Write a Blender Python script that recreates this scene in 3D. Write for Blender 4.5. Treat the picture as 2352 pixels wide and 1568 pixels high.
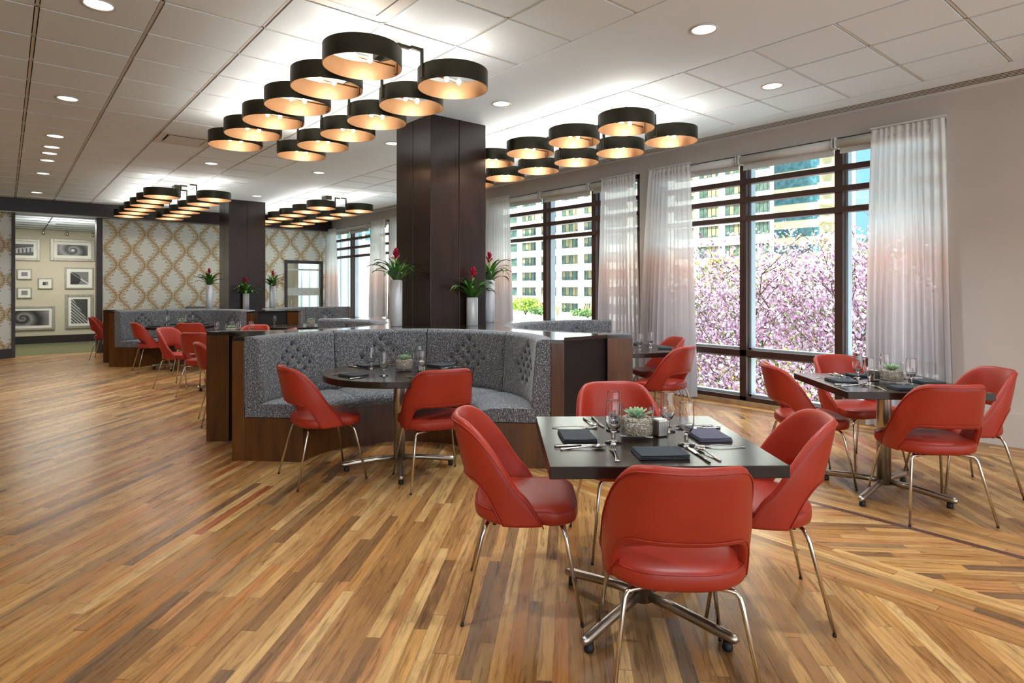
import bpy, math, random
from mathutils import Vector, Matrix
R = math.radians
PI = math.pi
random.seed(7)
for o in list(bpy.data.objects):
    bpy.data.objects.remove(o)
SC = bpy.context.scene
COL = SC.collection

# ------------------------------------------------------------------ camera
H = 1.378
YAW = R(39.71)
S_, C_ = math.sin(YAW), math.cos(YAW)
cam_d = bpy.data.cameras.new('camera')
cam = bpy.data.objects.new('camera', cam_d)
COL.objects.link(cam)
cam.location = (0, 0, H)
cam.rotation_euler = (R(90), 0, -YAW)
cam_d.sensor_width = 36
cam_d.lens = 1403 / 2352 * 36
cam_d.shift_y = -(784 - 664.6) / 2352
cam_d.clip_end = 500
SC.camera = cam
SC.view_settings.view_transform = 'Standard'
SC.view_settings.look = 'None'
SC.view_settings.gamma = 1
SC.view_settings.use_curve_mapping = False
SC.view_settings.exposure = 0.85
SC.cycles.max_bounces = 12
SC.cycles.diffuse_bounces = 4
SC.cycles.glossy_bounces = 4
SC.cycles.transparent_max_bounces = 12
SC.cycles.transmission_bounces = 10
SC.cycles.sample_clamp_indirect = 4
SC.cycles.caustics_reflective = False
SC.cycles.caustics_refractive = False

# ------------------------------------------------------------------ world and sun
W = bpy.data.worlds.new('world')
SC.world = W
W.use_nodes = True
nt = W.node_tree
nt.nodes.clear()
tc = nt.nodes.new('ShaderNodeTexCoord')
mp = nt.nodes.new('ShaderNodeMapping')
mp.inputs['Scale'].default_value = (1, 1, 2.4)
mp.inputs['Location'].default_value = (3.1, 0.4, 0.2)
nz = nt.nodes.new('ShaderNodeTexNoise')
nz.inputs['Scale'].default_value = 5.5
nz.inputs['Detail'].default_value = 8
nz.inputs['Roughness'].default_value = .58
cr = nt.nodes.new('ShaderNodeValToRGB')
cr.color_ramp.elements[0].position = .5
cr.color_ramp.elements[0].color = (.24, .52, .74, 1)
cr.color_ramp.elements[1].position = .68
cr.color_ramp.elements[1].color = (.60, .64, .66, 1)
bg = nt.nodes.new('ShaderNodeBackground')
bg.inputs['Strength'].default_value = 1.0
wo = nt.nodes.new('ShaderNodeOutputWorld')
nt.links.new(tc.outputs['Generated'], mp.inputs['Vector'])
nt.links.new(mp.outputs[0], nz.inputs['Vector'])
nt.links.new(nz.outputs[0], cr.inputs[0])
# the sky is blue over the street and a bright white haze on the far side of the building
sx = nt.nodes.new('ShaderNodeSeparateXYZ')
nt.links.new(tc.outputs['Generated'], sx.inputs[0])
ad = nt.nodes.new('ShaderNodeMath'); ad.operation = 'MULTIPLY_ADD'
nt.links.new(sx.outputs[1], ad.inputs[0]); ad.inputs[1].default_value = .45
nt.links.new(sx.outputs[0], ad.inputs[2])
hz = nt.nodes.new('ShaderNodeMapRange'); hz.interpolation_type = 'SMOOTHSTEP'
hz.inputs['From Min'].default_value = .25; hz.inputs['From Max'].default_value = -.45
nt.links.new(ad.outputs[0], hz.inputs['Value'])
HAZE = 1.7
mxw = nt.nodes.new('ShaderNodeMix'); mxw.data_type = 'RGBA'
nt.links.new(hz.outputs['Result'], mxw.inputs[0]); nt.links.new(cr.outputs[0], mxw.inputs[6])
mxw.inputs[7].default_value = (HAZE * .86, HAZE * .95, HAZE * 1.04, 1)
# bright high sky
hi_ = nt.nodes.new('ShaderNodeMapRange'); hi_.interpolation_type = 'SMOOTHSTEP'
hi_.inputs['From Min'].default_value = .42; hi_.inputs['From Max'].default_value = .75
nt.links.new(sx.outputs[2], hi_.inputs['Value'])
mxh = nt.nodes.new('ShaderNodeMix'); mxh.data_type = 'RGBA'
nt.links.new(hi_.outputs['Result'], mxh.inputs[0]); nt.links.new(mxw.outputs[2], mxh.inputs[6])
mxh.inputs[7].default_value = (5.0, 5.4, 5.8, 1)
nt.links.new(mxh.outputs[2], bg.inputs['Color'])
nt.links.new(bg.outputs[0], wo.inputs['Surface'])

def light(name, kind, loc, energy, color=(1, 1, 1), rot=(0, 0, 0), parent=None, **kw):
    l = bpy.data.lights.new(name, kind)
    l.energy = energy
    l.color = color
    for k, v in kw.items():
        setattr(l, k, v)
    o = bpy.data.objects.new(name, l)
    o.location = loc
    o.rotation_euler = rot
    if parent: o.parent = parent
    COL.objects.link(o)
    return o
# sun behind the building: lights the fronts across the street
light('sun', 'SUN', (0, 0, 30), 9.5, (1, .97, .9), (R(52), 0, R(-75)), angle=R(1))
WIN_Y = [(1.80, 5.14), (5.38, 8.72), (8.97, 12.31), (12.56, 15.9)]
CEIL = 3.21
DOWN = [(.465, 4.72), (.465, 7.23), (.465, 9.09), (.465, 9.82), (.465, 10.29), (.465, 10.88), (.465, 12.14), (.465, 14.6),
        (2.308, 9.62), (3.784, 9.296), (3.8, 12.4), (3.743, 6.85), (3.77, 4.70), (3.788, 2.445), (5.314, 2.732),
        (.465, 2.35), (.465, .0), (3.79, .15), (2.31, 1.3), (5.31, .3)]   # the last five continue the rows behind the camera

# ------------------------------------------------------------------ helpers
def W2(u, d):
    """plan point u metres right of and d metres in front of the camera axis"""
    return (u * C_ + d * S_, -u * S_ + d * C_)
def face(phi):
    """z rotation of a thing whose +y faces phi degrees clockwise from the view direction"""
    return -(YAW + R(phi))

def s2l(c):
    return tuple(((v / 255) / 12.92 if v / 255 <= .04045 else ((v / 255 + .055) / 1.055) ** 2.4) for v in c) + (1,)

class MB:
    def __init__(s): s.v = []; s.f = []; s.m = []; s.s = []
    def add(s, vs, fs, m=0, sm=False, M=None):
        n = len(s.v)
        if M is not None: vs = [M @ Vector(p) for p in vs]
        s.v += [tuple(p) for p in vs]
        for f in fs:
            s.f.append(tuple(i + n for i in f)); s.m.append(m); s.s.append(sm)
        return s
    def box(s, x0, x1, y0, y1, z0, z1, m=0, M=None):
        vs = [(x0, y0, z0), (x1, y0, z0), (x1, y1, z0), (x0, y1, z0), (x0, y0, z1), (x1, y0, z1), (x1, y1, z1), (x0, y1, z1)]
        fs = [(0, 3, 2, 1), (4, 5, 6, 7), (0, 1, 5, 4), (1, 2, 6, 5), (2, 3, 7, 6), (3, 0, 4, 7)]
        return s.add(vs, fs, m, False, M)
    def lathe(s, prof, n=24, m=0, c=(0, 0, 0), sm=True, M=None, closed=False):
        vs = []; fs = []
        for r, z in prof:
            for i in range(n):
                a = 2 * PI * i / n
                vs.append((c[0] + r * math.cos(a), c[1] + r * math.sin(a), c[2] + z))
        k = len(prof)
        for j in range(k if closed else k - 1):
            j2 = (j + 1) % k
            for i in range(n):
                i2 = (i + 1) % n
                fs.append((j * n + i, j * n + i2, j2 * n + i2, j2 * n + i))
        if not closed:
            if prof[0][0] > 1e-6: fs.append(tuple(range(n))[::-1])
            if prof[-1][0] > 1e-6: fs.append(tuple((k - 1) * n + i for i in range(n)))
        return s.add(vs, fs, m, sm, M)
    def tube(s, pts, r, n=10, m=0, M=None, sm=True):
        pts = [Vector(p) for p in pts]
        rr = r if isinstance(r, (list, tuple)) else [r] * len(pts)
        vs = []; fs = []
        t0 = (pts[1] - pts[0]).normalized()
        up = Vector((0, 0, 1)) if abs(t0.z) < .9 else Vector((1, 0, 0))
        nrm = t0.cross(up).normalized()
        for k, p in enumerate(pts):
            if k == 0: t = pts[1] - pts[0]
            elif k == len(pts) - 1: t = pts[-1] - pts[-2]
            else: t = (pts[k + 1] - p).normalized() + (p - pts[k - 1]).normalized()
            t.normalize()
            nrm = (nrm - t * nrm.dot(t)).normalized()
            b = t.cross(nrm)
            for i in range(n):
                a = 2 * PI * i / n
                vs.append(p + (nrm * math.cos(a) + b * math.sin(a)) * rr[k])
        for k in range(len(pts) - 1):
            for i in range(n):
                i2 = (i + 1) % n
                fs.append((k * n + i, k * n + i2, (k + 1) * n + i2, (k + 1) * n + i))
        fs.append(tuple(range(n))[::-1]); fs.append(tuple((len(pts) - 1) * n + i for i in range(n)))
        return s.add(vs, fs, m, sm, M)
    def sphere(s, c, r, m=0, n=12, k=7, sz=1.0, M=None):
        prof = [(r * math.sin(PI * j / k), -r * sz * math.cos(PI * j / k)) for j in range(k + 1)]
        prof[0] = (0, prof[0][1]); prof[-1] = (0, prof[-1][1])
        return s.lathe(prof, n, m, c, True, M)
    def grid(s, P, nu, nv, m=0, sm=True, closeu=False, M=None):
        vs = [P(i, j) for j in range(nv + 1) for i in range(nu if closeu else nu + 1)]
        w = nu if closeu else nu + 1
        fs = []
        for j in range(nv):
            for i in range(nu):
                i2 = (i + 1) % w
                fs.append((j * w + i, j * w + i2, (j + 1) * w + i2, (j + 1) * w + i))
        return s.add(vs, fs, m, sm, M)
    def prism(s, poly, z0, z1, m=0, M=None):
        n = len(poly)
        vs = [(x, y, z0) for x, y in poly] + [(x, y, z1) for x, y in poly]
        fs = [tuple(range(n))[::-1], tuple(range(n, 2 * n))] + [(i, (i + 1) % n, n + (i + 1) % n, n + i) for i in range(n)]
        return s.add(vs, fs, m, False, M)
    def build(s, name, mats, parent=None, loc=None, rotz=0, bevel=0, subsurf=0, seg=2, kind=None, label=None):
        me = bpy.data.meshes.new(name)
        me.from_pydata(s.v, [], s.f)
        if not isinstance(mats, (list, tuple)): mats = [mats]
        for m in mats: me.materials.append(m)
        if len(mats) > 1: me.polygons.foreach_set('material_index', s.m)
        me.polygons.foreach_set('use_smooth', s.s)
        me.update()
        o = bpy.data.objects.new(name, me)
        COL.objects.link(o)
        if loc is not None: o.location = loc
        o.rotation_euler = (0, 0, rotz)
        if parent is not None: o.parent = parent
        if bevel:
            b = o.modifiers.new('bevel', 'BEVEL'); b.width = bevel; b.segments = seg; b.limit_method = 'ANGLE'; b.angle_limit = R(40)
            b.harden_normals = False
        if subsurf:
            b = o.modifiers.new('sub', 'SUBSURF'); b.levels = subsurf; b.render_levels = subsurf
        if kind: o['kind'] = kind
        if label: o['label'] = label
        return o

def struct(mb, name, mats, **kw):
    return mb.build(name, mats, kind='structure', **kw)
def thing(name, label, cat, loc=(0, 0, 0), rotz=0, group=None):
    o = bpy.data.objects.new(name, None)
    COL.objects.link(o)
    o.empty_display_size = .1
    o.location = loc; o.rotation_euler = (0, 0, rotz)
    return tag(o, label, cat, group)
def tag(o, label, cat, group=None, kind=None):
    o['label'] = label; o['category'] = cat
    if group: o['group'] = group
    if kind: o['kind'] = kind
    return o
USED = set()
def dup(root, loc, rotz=0, label=None, group=None, scale=None):
    """first use moves the source itself, later uses copy it and each of its parts"""
    def rec(o, parent):
        c = o.copy(); COL.objects.link(c)
        if parent is not None: c.parent = parent
        for ch in list(o.children): rec(ch, c)
        return c
    if root.name not in USED:
        USED.add(root.name); r = root
    else:
        r = rec(root, None)
    r.location = loc; r.rotation_euler = (0, 0, rotz)
    if label: r['label'] = label
    if group: r['group'] = group
    return r

# ------------------------------------------------------------------ materials
class NT:
    def __init__(s, name):
        s.mat = bpy.data.materials.new(name); s.mat.use_nodes = True
        s.t = s.mat.node_tree; s.t.nodes.clear()
        s.out = s.n('ShaderNodeOutputMaterial')
        s.b = s.n('ShaderNodeBsdfPrincipled')
        s.l(s.b.outputs[0], s.out.inputs['Surface'])
    def n(s, ty, **kw):
        nd = s.t.nodes.new(ty)
        for k, v in kw.items(): setattr(nd, k, v)
        return nd
    def l(s, a, b): s.t.links.new(a, b); return s
    def set(s, **kw):
        for k, v in kw.items(): s.b.inputs[k.replace('_', ' ')].default_value = v
        return s
    def val(s, v, i):
        if isinstance(v, (int, float)): i.default_value = v
        else: s.l(v, i)
    def math(s, op, a, b=0.0, c=None):
        nd = s.n('ShaderNodeMath', operation=op)
        s.val(a, nd.inputs[0]); s.val(b, nd.inputs[1])
        if c is not None: s.val(c, nd.inputs[2])
        return nd.outputs[0]
    def ramp(s, fac, stops, interp='LINEAR'):
        nd = s.n('ShaderNodeValToRGB')
        el = nd.color_ramp.elements; nd.color_ramp.interpolation = interp
        while len(el) < len(stops): el.new(.5)
        for e, (p, c) in zip(el, stops):
            e.position = p; e.color = c if len(c) == 4 else s2l(c)
        s.l(fac, nd.inputs[0]); return nd.outputs[0]
    def noise(s, vec, scale, detail=2, rough=.5, dim='3D', dist=0):
        nd = s.n('ShaderNodeTexNoise', noise_dimensions=dim)
        if vec is not None: s.l(vec, nd.inputs['Vector'])
        nd.inputs['Scale'].default_value = scale; nd.inputs['Detail'].default_value = detail
        nd.inputs['Roughness'].default_value = rough; nd.inputs['Distortion'].default_value = dist
        return nd.outputs[0]
    def obj(s): return s.n('ShaderNodeTexCoord').outputs['Object']
    def xyz(s, vec):
        nd = s.n('ShaderNodeSeparateXYZ'); s.l(vec, nd.inputs[0]); return nd.outputs
    def comb(s, x, y, z=0.0):
        nd = s.n('ShaderNodeCombineXYZ')
        for i, v in enumerate((x, y, z)): s.val(v, nd.inputs[i])
        return nd.outputs[0]
    def mix(s, f, a, b, mode='MIX'):
        nd = s.n('ShaderNodeMix', data_type='RGBA', blend_type=mode)
        s.val(f, nd.inputs[0])
        for v, i in ((a, 6), (b, 7)):
            if isinstance(v, tuple): nd.inputs[i].default_value = v
            else: s.l(v, nd.inputs[i])
        return nd.outputs[2]
    def bump(s, h, strength=.2, dist=.01):
        nd = s.n('ShaderNodeBump'); nd.inputs['Strength'].default_value = strength; nd.inputs['Distance'].default_value = dist
        s.l(h, nd.inputs['Height']); s.l(nd.outputs[0], s.b.inputs['Normal']); return s
    def col(s, c):
        if isinstance(c, tuple): s.b.inputs['Base Color'].default_value = c
        else: s.l(c, s.b.inputs['Base Color'])
        return s

def simple(name, rgb, rough=.5, metal=0, noise_amt=.06, nscale=20, bump=0, bscale=200, **kw):
    m = NT(name)
    c = s2l(rgb)
    v = m.obj()
    d = tuple(x * (1 - noise_amt * 2) for x in c[:3]) + (1,)
    e = tuple(min(1, x * (1 + noise_amt)) for x in c[:3]) + (1,)
    m.col(m.ramp(m.noise(v, nscale, 3), [(.3, d), (.7, e)]))
    m.set(Roughness=rough, Metallic=metal)
    if bump: m.bump(m.noise(v, bscale, 2), bump, .002)
    if kw: m.set(**kw)
    return m.mat

def wood(name, dark, light_, rough=.35, axis=2, coat=0.0):
    m = NT(name)
    v = m.xyz(m.obj())
    k = [7, 7, 7]; k[axis] = .9
    vec = m.comb(m.math('MULTIPLY', v[0], k[0]), m.math('MULTIPLY', v[1], k[1]), m.math('MULTIPLY', v[2], k[2]))
    n1 = m.noise(vec, 2.2, 6, .6)
    n2 = m.noise(m.obj(), 1.7, 2)
    f = m.math('ADD', m.math('MULTIPLY', n1, .6), m.math('MULTIPLY', n2, .4))
    m.col(m.ramp(f, [(.35, dark), (.65, light_)]))
    m.set(Roughness=rough)
    m.b.inputs['Coat Weight'].default_value = coat
    m.b.inputs['Coat Roughness'].default_value = .15
    return m.mat

def emis(name, rgb, strength):
    m = NT(name)
    m.set(Base_Color=s2l(rgb)); m.b.inputs['Emission Color'].default_value = s2l(rgb); m.b.inputs['Emission Strength'].default_value = strength
    return m.mat

M = {}
M['wall'] = simple('painted_wall', (196, 187, 178), .75, noise_amt=.015, nscale=3, bump=.05, bscale=150)
M['ceil'] = simple('ceiling_paint', (228, 241, 250), .8, noise_amt=.01, nscale=2)
M['tile'] = simple('ceiling_tile', (228, 240, 248), .85, noise_amt=.03, nscale=160, bump=.15, bscale=260)
M['tbar'] = simple('ceiling_bar', (214, 215, 210), .5, noise_amt=.01)
M['dark'] = simple('shadow_gap', (60, 60, 58), .9, noise_amt=.02)
M['darkpanel'] = wood('espresso_panel', (24, 13, 10), (46, 26, 20), .26, 2, .15)
M['black'] = simple('black_laminate', (24, 20, 21), .4)
M['arm'] = wood('walnut_stain', (66, 36, 12), (104, 61, 20), .36, 2, .12)
M['slab'] = wood('espresso_top', (28, 20, 17), (46, 33, 27), .12, 0, .3)
M['tabletop'] = wood('espresso_tabletop', (27, 19, 15), (50, 35, 26), .2, 0, .1)
M['tabletop'].node_tree.nodes['Principled BSDF'].inputs['Specular IOR Level'].default_value = .35
M['chrome'] = simple('chrome', (205, 200, 192), .12, 1, .01)
M['steel'] = simple('brushed_steel', (188, 180, 168), .30, 1, .04)
M['bronze'] = simple('dark_bronze', (62, 60, 49), .34, .75, .1, 6)
M['rubber'] = simple('black_rubber', (16, 16, 17), .6)
M['frame'] = simple('window_bronze', (66, 42, 34), .45, .1, .08, 6)
M['alu'] = simple('aluminium', (176, 188, 192), .4, .3, .03)
M['sill'] = simple('sill_stone', (172, 142, 104), .5, 0, .15, 12)
M['ceramic'] = simple('white_ceramic', (214, 216, 218), .22, 0, .01)
M['shade'] = simple('roller_fabric', (214, 216, 212), .8, 0, .02)
M['napkin'] = simple('charcoal_napkin', (46, 51, 55), .85, 0, .08, 60, .2, 500)
M['napkin2'] = simple('violet_grey_napkin', (80, 76, 92), .85, 0, .08, 60, .2, 500)
M['cutlery'] = simple('cutlery_steel', (215, 213, 208), .14, 1, .01)
M['pebble'] = None
M['silver'] = simple('silver_frame', (164, 164, 152), .38, .35, .1, 30)
M['mat'] = simple('white_mat', (232, 232, 224), .8, 0, .01)
M['gallery'] = simple('gallery_wall', (206, 199, 178), .8, 0, .02, 2)
M['carpet'] = simple('green_carpet', (104, 104, 70), .95, 0, .15, 40, .4, 300)
M['base'] = simple('dark_baseboard', (38, 32, 30), .45)
M['beam'] = simple('dark_beam', (34, 20, 22), .4)
M['post'] = simple('dark_post', (58, 52, 54), .45)
M['metalstrip'] = simple('soffit_metal', (150, 148, 138), .3, .7, .03)
M['bulb'] = emis('bulb_glow', (255, 226, 180), 28)
M['dl'] = emis('downlight_glow', (255, 250, 240), 1.6)
M['gold'] = simple('copper_lining', (160, 120, 84), .45, .5, .1, 5)
M['leaf'] = NT('bromeliad_leaf'); _m = M['leaf']
_m.col(_m.ramp(_m.noise(_m.obj(), 9, 2), [(.3, (30, 70, 26)), (.7, (86, 132, 48))])).set(Roughness=.35); M['leaf'] = _m.mat
M['bract'] = simple('crimson_bract', (176, 16, 62), .4, 0, .2, 30)
M['bractb'] = simple('pale_stem', (150, 170, 80), .4, 0, .2, 30)
M['soil'] = simple('potting_soil', (50, 36, 26), .95)
M['succ'] = NT('succulent_leaf'); _m = M['succ']
_m.col(_m.ramp(_m.noise(_m.obj(), 20, 2), [(.3, (120, 160, 118)), (.7, (186, 208, 166))])).set(Roughness=.45); M['succ'] = _m.mat

def m_leather():
    m = NT('red_leather')
    v = m.obj()
    m.col(m.ramp(m.noise(v, 3, 3), [(.3, (152, 44, 26)), (.7, (166, 50, 31))]))
    m.set(Roughness=.40)
    m.b.inputs['Specular IOR Level'].default_value = .4
    m.bump(m.noise(v, 420, 3, .6), .12, .002)
    return m.mat
M['leather'] = m_leather()
M['seam'] = simple('red_piping', (120, 26, 20), .5)

def m_fabric():
    m = NT('grey_tweed')
    v = m.obj()
    x = m.xyz(v)
    a = m.noise(m.comb(m.math('MULTIPLY', x[0], 1), m.math('MULTIPLY', x[1], 1), m.math('MULTIPLY', x[2], 2.6)), 85, 2, .7)
    b = m.noise(m.comb(m.math('MULTIPLY', x[0], 2.6), m.math('MULTIPLY', x[1], 2.6), x[2]), 75, 2, .7)
    mx = m.math('MAXIMUM', a, b)
    m.col(m.ramp(mx, [(.48, (48, 49, 55)), (.55, (92, 94, 99)), (.61, (126, 127, 130)), (.69, (214, 214, 214))]))
    m.set(Roughness=.95); m.b.inputs['Sheen Weight'].default_value = .3
    m.bump(mx, .35, .003)
    return m.mat
M['tweed'] = m_fabric()
M['button'] = simple('button_cloth', (74, 74, 78), .9, 0, .3, 300)

def m_pane(name='window_glass', k=.35, tint=(.97, .99, .98, 1)):
    m = NT(name)
    tr = m.n('ShaderNodeBsdfTransparent'); tr.inputs[0].default_value = tint
    gl = m.n('ShaderNodeBsdfGlossy'); gl.inputs['Roughness'].default_value = .01
    lw = m.n('ShaderNodeLayerWeight'); lw.inputs[0].default_value = .5
    mx = m.n('ShaderNodeMixShader')
    m.l(m.math('MULTIPLY_ADD', m.math('POWER', lw.outputs['Facing'], 5.0), k, .015), mx.inputs[0]); m.l(tr.outputs[0], mx.inputs[1]); m.l(gl.outputs[0], mx.inputs[2])
    m.l(mx.outputs[0], m.out.inputs['Surface'])
    return m.mat
M['pane'] = m_pane()
def m_glass():
    m = NT('clear_glass')
    gl = m.n('ShaderNodeBsdfGlass'); gl.inputs['IOR'].default_value = 1.45; gl.inputs['Roughness'].default_value = 0
    m.l(gl.outputs[0], m.out.inputs['Surface'])
    return m.mat
M['glass'] = m_glass()
M['glass_thin'] = m_pane('cylinder_glass', .85, (.985, .99, .99, 1))

def m_curtain():
    m = NT('ombre_sheer')
    z = m.xyz(m.obj())[2]
    n = m.noise(m.obj(), 1.3, 2)
    zz = m.math('ADD', z, m.math('MULTIPLY', m.math('SUBTRACT', n, .5), .35))
    f = m.math('DIVIDE', zz, 3.0)
    c = m.ramp(f, [(.1, (190, 185, 186)), (.38, (204, 194, 193)), (.56, (230, 208, 198)), (.68, (246, 247, 246)), (1, (248, 249, 248))])
    df = m.n('ShaderNodeBsdfDiffuse'); tl = m.n('ShaderNodeBsdfTranslucent'); tr = m.n('ShaderNodeBsdfTransparent')
    m.l(c, df.inputs[0]); m.l(c, tl.inputs[0])
    m1 = m.n('ShaderNodeMixShader'); m1.inputs[0].default_value = .42
    m.l(df.outputs[0], m1.inputs[1]); m.l(tl.outputs[0], m1.inputs[2])
    m2 = m.n('ShaderNodeMixShader'); m2.inputs[0].default_value = .95
    m.l(tr.outputs[0], m2.inputs[1]); m.l(m1.outputs[0], m2.inputs[2])
    m.l(m2.outputs[0], m.out.inputs['Surface'])
    return m.mat
M['curtain'] = m_curtain()

def m_floor():
    m = NT('reclaimed_plank_floor')
    p = m.xyz(m.obj())
    X, Y = p[0], p[1]
    r2 = math.sqrt(.5)
    def lin(a, b): return m.math('ADD', m.math('MULTIPLY', X, a), m.math('MULTIPLY', Y, b))
    # along / across coordinates of the three laying directions
    sA, tA = lin(r2, r2), lin(r2, -r2)
    sB, tB = m.math('ADD', Y, 0), m.math('ADD', X, 7.03)
    sC, tC = lin(r2, -r2), lin(r2, r2)
    def ge(x): return m.math('GREATER_THAN', X, x)
    g1, g2, g3, g4, g5 = ge(3.015), ge(3.405), ge(4.0), ge(4.36), ge(6.28)
    def sel(g, a, b):  # g ? b : a
        return m.math('ADD', a, m.math('MULTIPLY', g, m.math('SUBTRACT', b, a)))
    def chain(a, b, c): return sel(g5, sel(g4, sel(g3, sel(g2, sel(g1, a, b), c), b), a), b)
    s, t = chain(sA, sB, sC), chain(tA, tB, tC)
    region = m.math('ADD', m.math('ADD', g1, g2), m.math('ADD', m.math('ADD', g3, g4), g5))
    w = .0571
    tw = m.math('DIVIDE', t, w)
    row = m.math('FLOOR', tw)
    wn = m.n('ShaderNodeTexWhiteNoise', noise_dimensions='2D')
    m.l(m.comb(row, region), wn.inputs['Vector'])
    sl = m.math('ADD', m.math('DIVIDE', s, m.math('ADD', .6, m.math('MULTIPLY', wn.outputs['Value'], 1.0))), m.math('MULTIPLY', wn.outputs['Value'], 37))
    cell = m.math('FLOOR', sl)
    wc = m.n('ShaderNodeTexWhiteNoise', noise_dimensions='3D')
    m.l(m.comb(row, cell, region), wc.inputs['Vector'])
    rnd = wc.outputs['Value']
    cc = m.xyz(wc.outputs['Color'])
    pal = [(0, (160, 118, 78)), (.1, (186, 144, 98)), (.2, (174, 128, 84)), (.3, (204, 164, 114)), (.4, (166, 122, 80)), (.48, (182, 138, 92)),
           (.56, (136, 100, 68)), (.61, (196, 152, 104)), (.7, (184, 134, 92)), (.77, (156, 122, 86)), (.84, (204, 166, 118)), (.90, (122, 94, 70)), (.94, (190, 144, 94)), (.985, (168, 104, 74))]
    base = m.ramp(rnd, pal, 'CONSTANT')
    # grain: stretched noise, different on every board
    off = m.math('MULTIPLY', rnd, 91)
    gv = m.comb(m.math('ADD', m.math('MULTIPLY', s, 1.6), off), m.math('MULTIPLY', t, 26), off)
    g = m.noise(gv, 2.0, 6, .65, dist=.6)
    gc = m.ramp(g, [(.3, (.50, .44, .38, 1)), (.5, (.98, .96, .94, 1)), (.7, (1.28, 1.24, 1.16, 1))])
    c1 = m.mix(1.0, base, gc, 'MULTIPLY')
    gv2 = m.comb(m.math('ADD', m.math('MULTIPLY', s, 3.0), off), m.math('MULTIPLY', t, 9), m.math('MULTIPLY', off, 2))
    g2_ = m.noise(gv2, 1.6, 4, .6, dist=1.5)
    mask = m.ramp(m.math('ADD', g2_, m.math('MULTIPLY', cc[1], .14)), [(.66, (0, 0, 0, 1)), (.80, (1, 1, 1, 1))])
    c2 = m.mix(m.math('MULTIPLY', mask, .38), c1, s2l((72, 48, 34)))
    fine = m.noise(m.comb(m.math('MULTIPLY', s, 14), m.math('MULTIPLY', t, 190), off), 1.0, 3, .7)
    c3 = m.mix(1.0, c2, m.ramp(fine, [(.3, (.84, .83, .82, 1)), (.6, (1.05, 1.05, 1.04, 1))]), 'MULTIPLY')
    # orange boards (stain of single boards)
    c3 = m.mix(m.math('MULTIPLY', m.math('GREATER_THAN', cc[2], .88), .25), c3, s2l((188, 118, 64)))
    # joints
    ft = m.math('FRACT', tw); fs = m.math('FRACT', sl)
    e1 = m.math('LESS_THAN', ft, .025); e2 = m.math('LESS_THAN', fs, .0035)
    c4 = m.mix(m.math('MULTIPLY', m.math('MAXIMUM', e1, e2), .6), c3, s2l((60, 42, 30)))
    # dark inlay strip
    strip = m.math('MULTIPLY', ge(4.0), m.math('LESS_THAN', X, 4.05))
    c5 = m.mix(strip, c4, s2l((92, 62, 52)))
    hs = m.n('ShaderNodeHueSaturation'); hs.inputs['Saturation'].default_value = 1.07; hs.inputs['Value'].default_value = .92
    m.l(c5, hs.inputs['Color'])
    m.col(hs.outputs[0])
    m.l(m.ramp(g, [(.3, (.24, .24, .24, 1)), (.7, (.34, .34, .34, 1))]), m.b.inputs['Roughness'])
    m.b.inputs['Specular IOR Level'].default_value = .24
    m.bump(m.math('SUBTRACT', m.math('MULTIPLY', fine, .4), m.math('MAXIMUM', e1, e2)), .08, .003)
    return m.mat
M['floor'] = m_floor()

def m_wallpaper():
    m = NT('damask_wallpaper')
    p = m.xyz(m.obj())
    X, Z = p[0], p[2]
    P, L = .272, .70
    nz_ = m.n('ShaderNodeTexNoise'); nz_.inputs['Scale'].default_value = 9; nz_.inputs['Detail'].default_value = 3
    m.l(m.obj(), nz_.inputs['Vector'])
    xs = m.math('DIVIDE', m.math('SUBTRACT', X, .02), P)
    n = m.math('FLOOR', xs)
    sg = m.math('SUBTRACT', m.math('MULTIPLY', m.math('FLOORED_MODULO', n, 2), 2), 1)
    fr = m.math('SUBTRACT', m.math('FRACT', xs), .5)
    ph = m.math('MULTIPLY', Z, 2 * PI / L)
    wave = m.math('MULTIPLY', m.math('MULTIPLY', m.math('SINE', ph), .40), sg)
    d = m.math('SUBTRACT', fr, wave)
    ad = m.math('ABSOLUTE', d)
    line = m.math('LESS_THAN', ad, .024)
    # leafy band: scalloped lobes filled with curving barbs
    zl = m.math('DIVIDE', Z, L)
    wob = m.noise(m.obj(), 11, 2)
    lobes = m.math('ABSOLUTE', m.math('SINE', m.math('ADD', m.math('MULTIPLY', zl, 2 * PI * 4.5), m.math('MULTIPLY', sg, .7))))
    side = m.math('GREATER_THAN', m.math('MULTIPLY', d, m.math('MULTIPLY', sg, m.math('SINE', ph))), -.015)
    wid = m.math('ADD', .10, m.math('MULTIPLY', m.math('ADD', m.math('MULTIPLY', lobes, .30), .02), m.math('SUBTRACT', 1.0, m.math('MULTIPLY', side, .55))))
    band = m.math('LESS_THAN', ad, wid)
    barb = m.math('SINE', m.math('ADD', m.math('MULTIPLY', zl, 2 * PI * 20), m.math('ADD', m.math('MULTIPLY', m.math('MULTIPLY', ad, ad), 70), m.math('MULTIPLY', wob, 9))))
    scroll = m.math('GREATER_THAN', barb, .35)
    edge = m.math('GREATER_THAN', m.math('DIVIDE', ad, wid), .84)
    fade = m.math('SUBTRACT', 1, m.math('MULTIPLY', ad, 1.1))
    leaf = m.math('MULTIPLY', band, m.math('MAXIMUM', m.math('MULTIPLY', scroll, fade), m.math('MULTIPLY', edge, .7)))
    ground = s2l((236, 240, 230))
    c1 = m.mix(m.math('MULTIPLY', m.math('MULTIPLY', band, fade), .8), ground, s2l((228, 208, 158)))
    c2 = m.mix(m.math('MULTIPLY', leaf, .8), c1, s2l((128, 92, 48)))
    c3 = m.mix(m.math('MULTIPLY', line, .75), c2, s2l((126, 92, 52)))
    m.col(c3); m.set(Roughness=.6)
    return m.mat
M['paper'] = m_wallpaper()

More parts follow.
